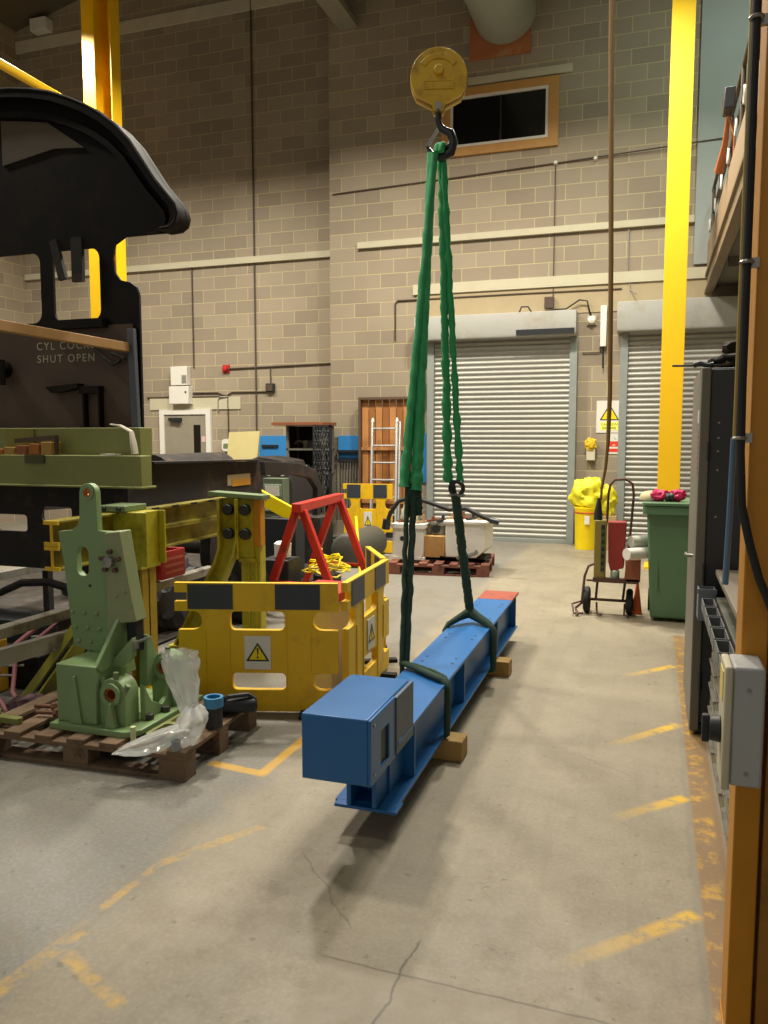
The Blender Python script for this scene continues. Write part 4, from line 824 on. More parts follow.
# jack 1
o = thing('support_jack', (-3.0, 4.3, 0), 'olive-yellow jack stand directly behind the green casting', 'jack')
obj('head', G().box(-3.20, -3.01, 4.19, 4.40, .80, 1.16), OLIVE, o, .006)
obj('side_channel', G().box(-3.01, -2.995, 4.19, 4.40, .80, 1.16).box(-2.995, -2.95, 4.19, 4.20, .82, 1.16).box(-2.995, -2.95, 4.385, 4.40, .82, 1.16), OLIVE, o, .004)
obj('column', G().box(-3.11, -3.09, 4.22, 4.37, .02, .80).box(-3.09, -3.01, 4.28, 4.30, .02, .80).box(-3.03, -3.01, 4.22, 4.37, .02, .80), mat('jack_orange', '#8f7a14', .5), o, .004)
obj('base', G().box(-3.28, -2.9, 4.12, 4.5, 0, .03), OLIVE, o, .004)
obj('cap_plate', G().box(-3.28, -3.09, 4.17, 4.40, 1.16, 1.20), GDK, o, .006, label='green top plate')
for x in (-3.24, -3.13): obj('bolt', G().cyl((x, 4.15, 1.18), (x, 4.17, 1.18), .014, n=10), DSTL, o)
# jack 2
o = thing('support_jack', (-2.95, 5.4, 0), 'olive-yellow jack stand with four black bolts behind the front barrier', 'jack')
obj('head_plate', G().box(-2.90, -2.79, 5.28, 5.30, .72, 1.17).box(-2.91, -2.895, 5.24, 5.30, .72, 1.17).box(-2.91, -2.78, 5.27, 5.30, .70, .73), OLIVE, o, .004)
obj('head_side', G().box(-2.79, -2.73, 5.28, 5.36, .82, 1.17), YORA, o, .006, label='orange side of the head')
obj('column', G().box(-2.91, -2.75, 5.31, 5.33, .03, .82).box(-2.77, -2.75, 5.33, 5.40, .03, .82).box(-2.91, -2.89, 5.33, 5.42, .03, .82).box(-2.85, -2.835, 5.295, 5.31, .03, .7).box(-2.79, -2.775, 5.295, 5.31, .03, .7), OLIVE, o, .004)
DX = .13
obj('curved_strut', G().prism([(x + DX, z) for x, z in ((-3.19, 1.17), (-3.19, .80), (-3.23, .70), (-3.38, .47), (-3.60, .02), (-3.42, .02), (-3.24, .47), (-3.09, .72), (-3.05, .80), (-3.04, .9), (-3.04, 1.17))], 'y', 5.30, 5.32), OLIVE, o, .003)
obj('strut_flange', G().prism([(x + DX, z) for x, z in ((-3.20, 1.17), (-3.20, .80), (-3.24, .69), (-3.61, .02), (-3.59, .02), (-3.22, .69), (-3.18, .80), (-3.18, 1.17))], 'y', 5.24, 5.32), OLIVE, o, .002)
obj('strut_flange', G().prism([(x + DX, z) for x, z in ((-3.05, 1.17), (-3.05, .88), (-3.08, .76), (-3.43, .02), (-3.41, .02), (-3.06, .76), (-3.03, .88), (-3.03, 1.17))], 'y', 5.24, 5.32), OLIVE, o, .002)
for x in (-2.985, -2.845):
    for z in (1.09, .91): obj('bolt_head', G().cyl((x, 5.28, z), (x, 5.235, z), .046, .042, 8), CLIP, o, .006, label='black bolt head')
obj('cap_plate', G().bar((-3.15, 5.32, 1.205), (-2.69, 5.30, 1.185), .13, .035), GDK, o, .005, label='green top plate')
obj('base', G().box(-3.5, -2.55, 5.2, 5.5, 0, .03), OLIVE, o)
# workshop rails on raised supports
for x, lab in ((-3.45, 'silver steel rail running along the near side under the girder'), (-4.9, 'silver steel rail on the far side under the locomotive')):
    o = thing('support_rail', (x, 4.5, 0), lab, 'rail')
    obj('rail_bar', G().prism([(x - .04, .50), (x + .04, .50), (x + .04, .56), (x + .012, .57), (x - .012, .57), (x - .04, .56)], 'y', 2.4, 5.75), RAILM, o, .004)
    for yy in (2.6, 4.0, 5.5): obj('trestle_leg', G().box(x - .03, x + .03, yy, yy + .06, 0, .5), FRAME, o)
o = thing('steel_channel', (-3.3, 3.6, .3), 'pale steel channel propped low beneath the silver rail', 'channel')
obj('web', G().bar((-3.50, 2.6, .40), (-3.26, 4.05, .42), .012, .09, up=(0, 0, 1)), RAILM, o); obj('flange', G().bar((-3.52, 2.6, .445), (-3.28, 4.05, .465), .05, .008), RAILM, o)
obj('prop', G().box(-3.53, -3.47, 2.62, 2.7, 0, .36).box(-3.32, -3.26, 3.9, 3.96, 0, .38), FRAME, o)
obj('dark_floor_sheet', G().box(-7.0, -3.62, 2.3, 11.6, 0, .02), mat('sheet_dark', '#2a2622', .7, var=.4, dirt='#4a4136', dscale=5), label='made-up dark sheet that darkens the floor under the locomotive', cat='dark sheet')  # sheet added to make the bright floor under the locomotive dark
# dark wheelset/axle clutter under the loco
for x in (-4.0, -5.4):
    obj('wheel', G().lathe([(.12, -.09), (.12, -.07), (.40, -.06), (.42, -.07), (.48, -.07), (.50, -.05), (.50, .05), (.53, .07), (.12, .07)], (x, 7.1, .53), 'x', 36), FRAME, LC, smooth=40)
obj('axle', G().cyl((-5.6, 7.1, .53), (-3.85, 7.1, .53), .09, n=20), FRAME, LC)
o = thing('brake_cylinder', (-4.15, 4.9, .021), 'dark pipe assembly with flange standing under the rear beam', 'machine part')
obj('body', G().lathe([(.16, 0), (.16, .03), (.08, .04), (.08, .42), (.13, .44), (.13, .50), (.07, .51), (.07, .56)], (-4.05, 4.90, .021), n=20), CLIP, o)
obj('pipe', G().tube([(-4.05, 4.82, .50), (-4.2, 4.75, .56), (-4.45, 4.75, .54), (-4.78, 4.75, .4), (-4.78, 4.75, .05)], .03, 10), FRAME, o); obj('pale_bracket', G().box(-3.99, -3.93, 4.78, 4.80, .40, .58), GALC, o)
o = thing('plastic_crate', (-3.55, 5.0, .57), 'red plastic crate between the two yellow jacks under the girder', 'crate')
obj('shell', G().prism([[(-3.62, 5.01), (-3.40, 5.01), (-3.40, 5.32), (-3.62, 5.32)], [(-3.605, 5.025), (-3.605, 5.305), (-3.415, 5.305), (-3.415, 5.025)]], 'z', .572, .78), REDP, o, .006)
for z in (.61, .66, .71): obj('slot_band', G().box(-3.40, -3.397, 5.05, 5.29, z, z + .02), mat('crate_pale', '#c96e5e', .6), o)
obj('tarpaulin', G().blob((-3.95, 5.85, .25), (.28, .45, .38), .35, 2.2, 21, 4, zmin=.021), mat('tarp_slate', '#35363d', .6), label='dark slate tarpaulin bundled beyond the red crate', cat='tarpaulin')
# left clutter low
o = thing('leaning_channel', (-3.2, 3.5, 0), 'olive-yellow steel channel leaning behind the casting pallet', 'channel')
obj('web', G().bar((-3.42, 3.72, .03), (-3.12, 3.95, .55), .012, .16, up=(0, 1, 0)), OLTR, o); obj('lip', G().bar((-3.50, 3.66, .04), (-3.20, 3.89, .56), .05, .012, up=(0, 1, 0)), OLTR, o); obj('inner_face', G().bar((-3.53, 3.74, .05), (-3.23, 3.97, .57), .012, .10, up=(0, 1, 0)), CLIP, o)
o = thing('hand_cart', (-3.55, 3.8, 0), 'folded cart frame with faded pink tubing on the floor at left', 'cart')
PT = mat('faded_pink', '#8f5a5c', .6)
obj('frame', G().tube([(-3.420, 3.530, .03), (-3.590, 3.600, .12), (-3.690, 3.730, .30), (-3.570, 3.980, .48)], .016, 8).tube([(-3.370, 3.580, .04), (-3.530, 3.660, .13), (-3.610, 3.780, .3), (-3.490, 4.030, .48)], .014, 8), PT, o)
obj('grid', (lambda g: [g.tube([(-3.72 + i * .03, 3.7 + i * .05, .2 + i * .05), (-3.60 + i * .03, 3.75 + i * .05, .2 + i * .05)], .008, 6) for i in range(5)] and g)(G()), GALC, o)
obj('foot_bar', G().tube([(-3.490, 3.400, .015), (-3.370, 3.480, .03), (-3.310, 3.560, .02)], .015, 8), REDP, o)
random.seed(21)
lbs = ['low black timber sleeper lying under the near rail', 'black oily box standing under the rear of the locomotive', 'yellow-painted steel block under the pale channel', 'black trough lying flat left of the leaning channel']
obj('timber_sleeper', G().box(-4.6, -3.65, 4.0, 4.25, .021, .24), BLACK, label=lbs[0], cat='timber', bevel=.01)
obj('parts_box', G().box(-4.7, -3.75, 4.3, 4.6, .021, .38), CLIP, label=lbs[1], cat='box', bevel=.01)
obj('steel_block', G().box(-4.15, -3.85, 3.85, 3.97, .021, .36), mat('block_yellow', '#b58a1a', .5), label=lbs[2], cat='block', bevel=.01)
obj('drip_tray', G().prism([[(-4.5, 3.3), (-3.75, 3.3), (-3.75, 3.7), (-4.5, 3.7)], [(-4.48, 3.32), (-4.48, 3.68), (-3.77, 3.68), (-3.77, 3.32)]], 'z', .021, .09).box(-4.49, -3.76, 3.31, 3.69, .021, .03), CLIP, label=lbs[3], cat='tray')
obj('cable_coil', G().torus((-3.55, 3.30, .02), .1, .018, 'z').torus((-3.57, 3.31, .052), .09, .018, 'z'), mat('cable_dull', '#5b4c40', .7), label='dull brown coil of cable on the floor by the pallet corner', cat='cable')
obj('oily_rag', G().blob((-3.36, 3.62, .06), (.13, .11, .08), .5, 3, 31, 3, zmin=.0), mat('rag_mauve', '#5a4548', .9), label='mauve-brown oily rag behind the pallet corner', cat='rag')
obj('hose_length', G().tube([(-4.6, 3.0, .043), (-4.0, 3.1, .043), (-3.72, 3.2, .043), (-3.58, 3.25, .03), (-3.50, 3.40, .03)], .022, 10), GALC, label='grey hose lying across the floor at the left edge', cat='hose')

# ================================================================== GREEN CASTING ON PALLET
PZ = .144
o = thing('bearing_bracket', (-2.62, 3.5, PZ), 'pale green machined casting standing upright on the wooden pallet', 'casting')
obj('base_plate', G().prism([(-2.88, 3.22), (-2.43, 3.22), (-2.37, 3.28), (-2.37, 3.86), (-2.86, 3.86)], 'z', PZ, PZ + .03), GRN, o, .005)
# upright plate with slot and lug
up = [(-2.945, .50), (-2.99, .95), (-3.02, 1.12), (-2.93, 1.13), (-2.895, 1.155), (-2.88, 1.19)] + []
up = [(-2.945, .50), (-2.99, .95), (-3.02, 1.12), (-2.93, 1.13), (-2.895, 1.155), (-2.88, 1.19)] + [(-2.822 + .052 * math.cos(math.radians(180 - i * 15)), 1.33 + .052 * math.sin(math.radians(180 - i * 15))) for i in range(13)] + [(-2.765, 1.13), (-2.69, 1.13), (-2.69, .46)]
slot = [(-2.868 + .040 * math.cos(math.radians(a)), (1.005 if a <= 180 else .925) + .040 * math.sin(math.radians(a))) for a in range(0, 360, 20)][::-1]
lug = circ(-2.822, 1.333, .022, 14)[::-1]
obj('upright_plate', G().prism([up, slot, lug], 'y', 3.50, 3.54), GRN, o, .004)
obj('lug_boss', G().lathe([(.024, -.006), (.040, -.006), (.040, 0), (.024, 0)], (-2.822, 3.50, 1.333), 'y', 20), GRN, o)
obj('bush', G().lathe([(.015, -.004), (.022, -.004), (.022, .03), (.015, .03)], (-2.822, 3.50, 1.333), 'y', 18), BRNZ, o, label='bronze bush')
obj('cheek_plate', G().prism([(-2.69, .46), (-2.69, 1.13), (-2.60, 1.14), (-2.545, .80), (-2.515, .67), (-2.65, .65), (-2.65, .46)], 'y', 3.46, 3.56), mat('casting_green_worn', '#8a966c', .45, var=.15, dirt='#9c9678', dscale=5), o, .006, label='worn paler green face')
obj('back_rib', G().prism([(3.54, .3), (3.54, 1.08), (3.66, 1.0), (3.80, .3)], 'x', -2.80, -2.77), GRN, o)
obj('hub', G().cyl((-2.655, 3.46, .98), (-2.655, 3.425, .98), .028, n=16), STEEL, o)
for a in range(0, 360, 72):
    x, z = -2.655 + .052 * math.cos(math.radians(a + 18)), .98 + .052 * math.sin(math.radians(a + 18)); obj('stud', G().cyl((x, 3.46, z), (x, 3.435, z), .013, n=6), mat('stud_rust', '#5a4238', .6), o)
for r_, z in enumerate((.685, .605, .53)):
    for k in range(3): obj('rivet', G().lathe([(.013, 0), (.012, -.006), (.006, -.011), (0, -.012)], (-2.945 + .018 * r_ + k * .078, 3.50, z), 'y', 12), GRN, o)
for x, z in ((-2.63, .80), (-2.575, .82)): obj('rivet', G().lathe([(.010, 0), (.008, -.006), (0, -.009)], (x, 3.46, z), 'y', 10), GRN, o)
obj('sight_hole', G().cyl((-2.825, 3.4985, .835), (-2.825, 3.502, .835), .009, n=12), CLIP, o)
# lower front box foot
obj('foot_box', G().prism([(-2.86, PZ + .03), (-2.62, PZ + .03), (-2.62, .475), (-2.86, .475)], 'y', 3.26, 3.52), GRN, o, .006)
obj('foot_rib', G().prism([(-2.78, PZ + .03), (-2.70, PZ + .03), (-2.735, .42), (-2.745, .42)], 'y', 3.245, 3.262), GRN, o, .003)
obj('foot_rib', G().prism([(-2.56, PZ + .03), (-2.50, PZ + .03), (-2.525, .30), (-2.535, .30)], 'y', 3.245, 3.275), GRN, o, .003)
obj('gusset', G().prism([(3.27, .47), (3.50, .72), (3.54, .72), (3.54, .45), (3.30, .44)], 'x', -2.64, -2.615).prism([(-2.64, .44), (-2.62, .475), (-2.50, .60), (-2.50, .50), (-2.56, .44)], 'y', 3.40, 3.44), GRN, o, .004)
def pillow(xc, y0, y1, zc, R, r, tag_):
    prof = [(xc - R, PZ + .03), (xc - R, zc)] + [(xc + R * math.cos(math.radians(180 - a)), zc + R * math.sin(math.radians(180 - a))) for a in range(15, 180, 15)] + [(xc + R, zc), (xc + R, PZ + .03)]
    obj('bearing_cheek', G().prism([prof, circ(xc, zc, r, 22)[::-1]], 'y', y0, y1), GRN, o, .004)
    obj('bearing_bush', G().lathe([(r - .012, -.006), (r, -.006), (r, y1 - y0), (r - .012, y1 - y0)], (xc, y0, zc), 'y', 24), BRNZ, o, label='bronze bush')
    obj('bearing_ring', G().lathe([(r, -.02), (r + .022, -.02), (r + .022, 0), (r, 0)], (xc, y0, zc), 'y', 24), GRN, o)
    for a in (25, 80, 140):
        x, z = xc + (R + .0) * math.cos(math.radians(a)), zc + (R + .0) * math.sin(math.radians(a))
        obj('cap_bolt', G().cyl((x, y0 + .015, z - .01), (x + .018 * math.cos(math.radians(a)), y0 + .015, z + .028 * math.sin(math.radians(a)) + .005), .014, n=6), GDK, o)
pillow(-2.545, 3.29, 3.40, .335, .078, .036, 'near')
pillow(-2.475, 3.64, 3.74, .385, .078, .036, 'far')
obj('saddle_web', G().prism([(3.40, PZ + .03), (3.40, .36), (3.46, .26), (3.55, .215), (3.60, .24), (3.64, .34), (3.64, PZ + .03)], 'x', -2.46, -2.43).prism([(3.55, .3), (3.56, .58), (3.60, .56), (3.66, .42), (3.74, .3)], 'x', -2.57, -2.52), GRN, o, .004)
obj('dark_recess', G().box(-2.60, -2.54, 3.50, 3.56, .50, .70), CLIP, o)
for x, yy, z in ((-2.42, 3.42, PZ + .03), (-2.41, 3.55, PZ + .03)): obj('foundation_nut', G().cyl((x, yy, z), (x, yy, z + .03), .024, n=6), mat('nut_dark', '#33302a', .5), o, .003)
obj('linkage', G().cyl((-2.52, 3.44, .56), (-2.42, 3.44, .60), .008, n=8).cyl((-2.50, 3.43, .54), (-2.50, 3.43, .58), .018, n=10), STEEL, o)
# other things on the pallet
obj('steel_gasket', (lambda g: g.prism([rrect(-2.37 + .03, -2.17, 3.26, 3.62, .02), rrect(-2.32, -2.19, 3.28, 3.42, .02)[::-1], rrect(-2.32, -2.19, 3.45, 3.60, .02)[::-1]], 'z', .146, .166))(G()), GRN2, label='olive green slotted frame lying flat on the pallet', cat='frame')
obj('plastic_tube', G().cyl((-2.36, 3.20, .145), (-2.36, 3.20, .22), .013, n=14), mat('tube_cream', '#c9cf9e', .4), label='small pale upright tube by the front of the casting', cat='tube')
def crumple(c, r, seed, zmin, amp=.5):
    return G().blob(c, r, .42, 2.0, seed, 4, zmin)
def pleat(path, rads, k, seed, flat):
    g = G(); rings = []; n = 44; m = len(path)
    for i in range(m * 5 - 4):
        q = i / 5; a = min(int(q), m - 2); t = q - a; p = lerp(path[a], path[a + 1], t); r = rads[a] * (1 - t) + rads[a + 1] * t
        ring = []
        for j in range(n):
            th = 2 * math.pi * j / n
            w = 1 + .22 * math.sin(k * th + seed + q * .9) + .35 * noise.noise(Vector((math.cos(th) * 2.2, math.sin(th) * 2.2, q * 1.1 + seed))) + .10 * noise.noise(Vector((math.cos(th) * 7, math.sin(th) * 7, q * 4 + seed)))
            v = p + Vector((math.cos(th) * r * w, math.sin(th) * r * w * flat[0], math.sin(th + .6) * r * w * flat[1]))
            v.z = max(v.z, .147); ring.append(g._v(v))
        rings.append(ring)
    for A, B in zip(rings, rings[1:]):
        for j in range(n): g.b.faces.new((A[j], A[(j + 1) % n], B[(j + 1) % n], B[j]))
    g.b.faces.new(rings[0][::-1])
    return g
obj('plastic_bag', pleat([(-2.12, 3.34, .24), (-2.15, 3.36, .30), (-2.18, 3.38, .40), (-2.21, 3.39, .50), (-2.215, 3.39, .555)], [.03, .05, .075, .088, .080], 5, 2, (.55, .12)), CLEAR, label='upright crumpled clear polythene bag beside the green casting', cat='bag', smooth=60)
obj('plastic_bag', pleat([(-2.35, 3.03, .150), (-2.30, 3.06, .165), (-2.22, 3.12, .185), (-2.15, 3.18, .20), (-2.10, 3.22, .21)], [.006, .035, .055, .055, .04], 4, 5, (.8, .8)), CLEAR, label='clear polythene bag lying at the front corner of the pallet', cat='bag', smooth=60)
obj('plastic_bag', pleat([(-2.08, 3.24, .16), (-2.08, 3.26, .21), (-2.08, 3.29, .27), (-2.09, 3.31, .32)], [.05, .075, .07, .03], 5, 9, (.8, .2)), CLEAR, label='crumpled clear bag bunched at the pallet corner in the middle', cat='bag', smooth=60)
for k, (x, y, lab) in enumerate(((-3.02, 3.34, 'rusty bolt on the pallet beside the green casting foot'), (-3.10, 3.42, 'rusty bolt on the pallet farther left of the casting'), (-2.97, 3.46, 'rusty bolt on the pallet behind the casting foot'))):
    obj('rusty_bolt', G().cyl((x - .05, y, .168), (x + .05, y + .02, .168), .011, n=10).cyl((x + .05, y + .02, .168), (x + .068, y + .024, .168), .022, n=6), mat('bolt_rust', '#6b4632', .7), label=lab, cat='bolt', group='rusty bolts on the pallet')
obj('lever_arm', G().prism([rrect(-3.26, -3.06, 3.20, 3.245, .02)], 'z', .146, .175).cyl((-3.235, 3.2225, .146), (-3.235, 3.2225, .20), .035, n=18), GRN2, label='olive green lever arm lying at the left end of the pallet', cat='lever')
o = thing('tape_roll', (-2.10, 3.46, .146), 'bright blue roll of tape standing behind the plastic bags', 'tape')
obj('roll', G().lathe([(.035, 0), (.05, 0), (.05, .05), (.035, .05)], (-2.09, 3.50, .255), n=24), mat('tape_blue', '#3b86b8', .4), o); obj('core', G().lathe([(.03, -.10), (.045, -.10), (.045, 0), (.03, 0)], (-2.09, 3.50, .250), n=24), CLIP, o)
o = thing('hand_tool', (-2.08, 3.70, .146), 'black rounded torch-like tool lying at the back corner of the pallet', 'tool')
obj('barrel', G().tube([(-2.16, 3.66, .19), (-2.14, 3.68, .19), (-2.0, 3.76, .19), (-1.985, 3.77, .19)], [.03, .042, .042, .03], 18), CLIP, o, smooth=60)
obj('handle', G().tube([(-2.15, 3.66, .225), (-2.1, 3.67, .25), (-2.02, 3.74, .25), (-1.99, 3.76, .22)], .012, 10), CLIP, o)
obj('glass_tumbler', G().lathe([(.02, 0), (.022, .05), (.018, .05), (.016, .004)], (-2.10, 3.17, .146), n=18), mat('tumbler', '#b9c4c2', .15, trans=.6), label='tiny clear cup at the front edge of the pallet', cat='cup')

# ================================================================== THE BLUE BEAM
BZ0, BZ1 = .105, .385
o = thing('lifting_beam', (-1.1, 4.6, BZ0), 'long bright blue steel lifting beam resting on timber blocks in the aisle', 'beam')
xl, xr = -1.235, -.965
def fx(y): return -.012 * (y - 4.6)
def skew(g):
    for v in g.b.verts: v.co.x += fx(v.co.y)
    return g
obj('top_flange', skew(G().box(xl, xr, 3.02, 6.02, BZ1 - .016, BZ1)), BLUE, o, .003)
obj('bottom_flange', skew(G().box(xl, xr, 2.99, 6.33, BZ0, BZ0 + .016)), BLUE, o, .003)
obj('web', skew(G().box(-1.19, -1.175, 3.1, 6.3, BZ0 + .016, BZ1 - .016).box(-1.045, -1.03, 3.1, 6.3, BZ0 + .016, BZ1 - .016)), BLUE, o)
for y in (3.30, 4.35, 5.45, 6.29): obj('stiffener', skew(G().box(xl + .01, xr - .012, y, y + .014, BZ0 + .016, BZ1 - .016)), BLUE, o)
obj('front_foot', skew(G().box(-1.17, -1.15, 2.95, 3.12, BZ0 + .016, .33).box(-1.06, -1.04, 2.95, 3.12, BZ0 + .016, .33).box(-1.15, -1.06, 3.10, 3.12, BZ0 + .016, .33).box(-1.225, -.955, 2.95, 3.05, BZ0, BZ0 + .014)), BLUE, o, .003)
obj('end_pad', skew(G().box(xl, xr, 6.02, 6.36, BZ1 - .016, BZ1 + .002)), RUSTP, o, .003, label='red oxide end of the top flange')
g = G()
for y in (4.2, 4.75, 5.25, 5.75):
    for dx in (.05, .22):
        for dy in (0, .10): g.cyl((xl + dx + fx(y), y + dy, BZ1), (xl + dx + fx(y), y + dy, BZ1 + .0012), .009, n=10)
obj('bolt_holes', g, CLIP, o)
# box head
bx0, bx1, by0, by1, bz0, bz1 = -1.235, -.955, 2.70, 3.26, .325, .582
hb = obj('head_box', G().prism([(by0, bz0), (by0, bz1), (by1 - .05, bz1), (by1, bz1 - .01), (by1, BZ1 + .001), (3.0, BZ1 + .001), (3.0, bz0)], 'x', bx0, bx1 - .012), BLUE, o, .006, label='blue box at the near end')
obj('side_cover', G().prism([[(by0, bz0), (by0 + .30, bz0), (by0 + .30, bz1 - .002), (by0, bz1 - .002)], [(by0 + .12, .36), (by0 + .12, .50), (by0 + .22, .50), (by0 + .22, .36)]], 'x', bx1 - .012, bx1), BLUE, hb, .003)
obj('cover_plate', G().box(bx1 - .012, bx1 + .006, by0 + .30, by1 - .02, .335, bz1 - .006), mat('plate_slate', '#4a5f78', .5, dirt='#5d6470', dscale=6), hb, .003, label='slate grey side plate')
obj('side_slot', G().box(bx1 - .014, bx1 - .010, by0 + .12, by0 + .22, .36, .50), CLIP, hb)
for z in (.55, .36): obj('screw', G().cyl((bx1, by0 + .04, z), (bx1 + .004, by0 + .04, z), .006, n=8), STEEL, hb)
# timber packers
for (x0, x1, y0, y1, lab) in ((-1.22, -.86, 3.80, 3.93, 'near sawn timber block under the blue beam'), (-1.24, -.88, 5.30, 5.43, 'far sawn timber block under the blue beam')):
    g = G().box(x0, x1, y0, y1, 0, .104); obj('timber_block', g, TIMB, label=lab, cat='timber', bevel=.005)

# ================================================================== CRANE HOOK AND SLINGS
HX, HY = -1.225, 4.65
o = thing('hook_block', (HX, HY, 3.30), 'yellow teardrop crane hook block hanging above the blue beam', 'crane hook')
def drop(R, zc, zb, w):   # teardrop outline with a flat tip
    pts = [(HX + R * math.cos(math.radians(a)), zc + R * math.sin(math.radians(a))) for a in range(-22, 203, 9)]
    return pts + [(HX - R * .80, zc - R * .62), (HX - w * 1.3, zb + .03), (HX - w, zb), (HX + w, zb), (HX + w * 1.3, zb + .03), (HX + R * .80, zc - R * .62)]
obj('cheek_shell', G().prism(drop(.160, 3.66, 3.485, .028), 'y', HY - .06, HY + .06), HOOKY, o, .018, label='yellow shell')
obj('centre_plate', G().prism(drop(.163, 3.66, 3.48, .03), 'y', HY - .018, HY + .018), mat('block_side', '#9a7716', .5), o, .004)
obj('pin_cap', G().cyl((HX, HY - .06, 3.69), (HX, HY - .085, 3.69), .03, .026, 20), HOOKY, o, .003)
arc = [(HX + .125 * math.cos(math.radians(a)), 3.66 + .125 * math.sin(math.radians(a))) for a in range(35, 146, 10)] + [(HX + .095 * math.cos(math.radians(a)), 3.66 + .095 * math.sin(math.radians(a))) for a in range(145, 34, -10)]
obj('raised_arc', G().prism(arc, 'y', HY - .068, HY - .058), HOOKY, o, .003)
obj('name_plate', G().prism([rrect(HX - .088, HX + .088, 3.59, 3.64, .006), rrect(HX - .08, HX + .08, 3.597, 3.633, .004)[::-1]], 'y', HY - .067, HY - .058).box(HX - .08, HX + .08, HY - .0625, HY - .058, 3.597, 3.633), HOOKY, o, .002)
obj('swivel_bolt', G().cyl((HX, HY - .07, 3.50), (HX, HY + .07, 3.50), .02, n=16), STEEL, o)
hk = [(HX, HY, 3.475), (HX, HY, 3.43), (HX + .02, HY, 3.395), (HX + .07, HY, 3.37), (HX + .085, HY, 3.32), (HX + .07, HY, 3.265), (HX + .02, HY, 3.235), (HX - .035, HY, 3.25), (HX - .065, HY, 3.30)]
obj('hook', G().tube(hk, [.020, .018, .022, .026, .03, .03, .026, .02, .008], 14), DSTL, o, smooth=60, label='dark steel hook')
obj('safety_latch', G().bar((HX + .01, HY, 3.41), (HX - .065, HY, 3.30), .02, .01, up=(0, 1, 0)), STEEL, o)
g = G()
o.rotation_euler = (0, 0, math.radians(14.7))
random.seed(2)
def strand(p0, p1, r, amp, seed, n=70, wig=.004, flat=1.):
    pts = []; rs = []
    for i in range(n):
        t = i / (n - 1); p = lerp(p0, p1, t)
        p += Vector((noise.noise(Vector((t * 14, seed, 0))), noise.noise(Vector((t * 14, seed, 9))), 0)) * wig * math.sin(math.pi * t) * 2
        pts.append(p); rs.append(r * (1 + amp * 1.4 * noise.noise(Vector((t * 22, seed * 2, 3))) + amp * .35 * math.sin(t * 150 + seed)))
    return pts, rs
def sling(name, strands, m, label, extra=None):
    g = G()
    for p0, p1, r, amp, sd in strands:
        pts, rs = strand(p0, p1, r, amp, sd)
        if m is GSL:      # the loose sleeve bunches up towards its lower end
            rs = [q * (1 + .30 * max(0, (k / 69 - .62) / .38) * (1 + .55 * math.sin(k * 1.9 + sd))) for k, q in enumerate(rs)]
        g.tube(pts, rs, 10)
    if extra: extra(g)
    return obj(name, g, m, label=label, cat='sling', smooth=60)
top = (HX + .01, HY, 3.245)
LE = (-1.275, 4.27, 1.35); RE = (-1.21, 5.0, 1.37)
def sad(g): g.torus((HX + .005, HY, 3.25), .045, .022, 'x', a0=0, a1=180, n=12)
sling('round_sling', [((HX - .03, HY - .03, 3.25), (LE[0] + .035, LE[1], LE[2] - .02), .027, .12, 1), ((HX - .01, HY - .05, 3.24), (LE[0] - .03, LE[1] - .02, LE[2]), .022, .16, 2)], GSL, 'green polyester round sling forming the left leg from the hook', sad)
sling('round_sling', [((HX + .025, HY + .02, 3.25), (RE[0] + .045, RE[1] + .02, RE[2] - .03), .019, .3, 3), ((HX + .01, HY + .04, 3.24), (RE[0] - .03, RE[1], RE[2] - .03), .024, .34, 5)], GSL, 'green polyester round sling forming the right leg from the hook', lambda g: g.torus((HX + .03, HY, 3.25), .05, .02, 'x', a0=0, a1=180, n=12))
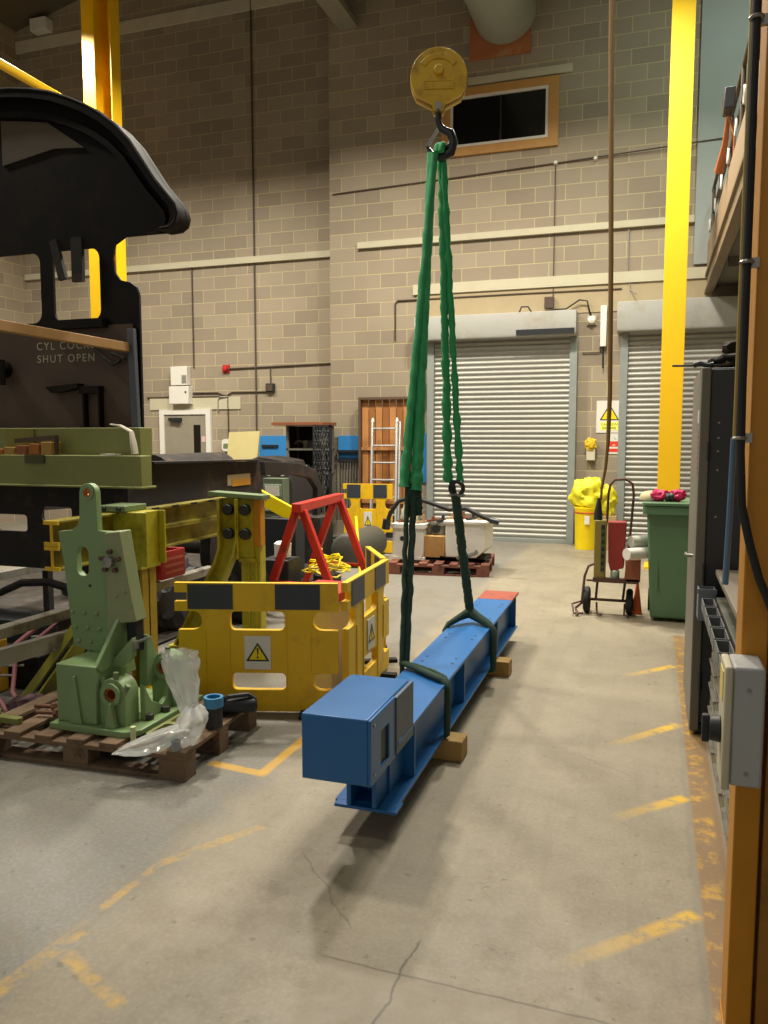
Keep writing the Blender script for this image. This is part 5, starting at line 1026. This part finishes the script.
# bunched lower ends of green slings
# dark slings and shackles
o = thing('shackle', (RE[0] + .02, RE[1], RE[2] - .1), 'steel bow shackle joining the right green sling to the dark sling', 'shackle')
obj('bow', G().torus((RE[0] + .03, RE[1] - .01, RE[2] - .07), .042, .014, 'y', a0=-60, a1=240), DSTL, o); obj('pin', G().cyl((RE[0] - .02, RE[1] - .01, RE[2] - .115), (RE[0] + .08, RE[1] - .01, RE[2] - .115), .012, n=12), STEEL, o)
sling('web_sling', [((LE[0] - .015, LE[1], LE[2] + .03), (-1.245, 4.02, BZ1 + .02), .014, .05, 7), ((LE[0] + .02, LE[1] + .02, LE[2] + .03), (-1.225, 4.04, BZ1 + .02), .018, .05, 8), ((LE[0] + .03, LE[1] + .03, LE[2] + .02), (LE[0] + .045, LE[1], LE[2] - .16), .026, .2, 9), ((LE[0], LE[1], LE[2] + .02), (LE[0] + .01, LE[1], LE[2] - .17), .024, .2, 10)], DSL, 'dark green sling hanging straight down to the near end of the beam',
      lambda g: (g.tube([(-1.245, 4.03, BZ1 + .03), (-1.15, 3.98, BZ1 + .022), (-1.03, 3.88, BZ1 + .022), (xr - .005, 3.84, BZ1 + .018), (xr + .022, 3.83, BZ1 - .02), (xr + .022, 3.82, BZ0 + .02), (xr - .02, 3.82, BZ0 - .012)], [.022, .022, .022, .022, .02, .018, .014], 10, flat=.7), g.tube([(-1.24, 4.03, BZ1 + .03), (-1.16, 4.03, BZ1 + .02), (-1.05, 3.96, BZ1 + .02), (xr - .005, 3.88, BZ1 + .018), (xr + .018, 3.87, BZ1 - .02), (xr + .018, 3.86, .2)], .012, 8), g.tube([(-1.25, 4.03, BZ1 + .03), (xl - .01, 4.03, BZ1), (xl - .015, 4.02, BZ0 + .01), (xl + .05, 4.0, BZ0 - .012)], .014, 8)))
ch = (-1.13, 5.20, BZ1 + .07)
sling('web_sling', [((RE[0] + .02, RE[1], RE[2] - .11), (ch[0], ch[1], ch[2]), .030, .12, 11), ((RE[0] - .005, RE[1], RE[2] - .02), (-1.165, 5.10, .85), .020, .12, 12)], DSL, 'dark sling choked in an inverted V around the far end of the beam',
      lambda g: (g.tube([ch, (-1.18, 5.13, BZ1 + .05), (xl + .0, 5.02, BZ1 + .02), (xl - .02, 5.0, BZ1 - .02), (xl - .02, 5.0, BZ0)], [.035, .024, .018, .016, .014], 10), g.tube([ch, (-1.07, 5.17, BZ1 + .045), (xr - .02, 5.10, BZ1 + .022), (xr + .018, 5.08, BZ1 - .015), (xr + .018, 5.08, BZ0), (xr - .03, 5.08, BZ0 - .012)], [.04, .032, .026, .024, .02, .014], 10)))
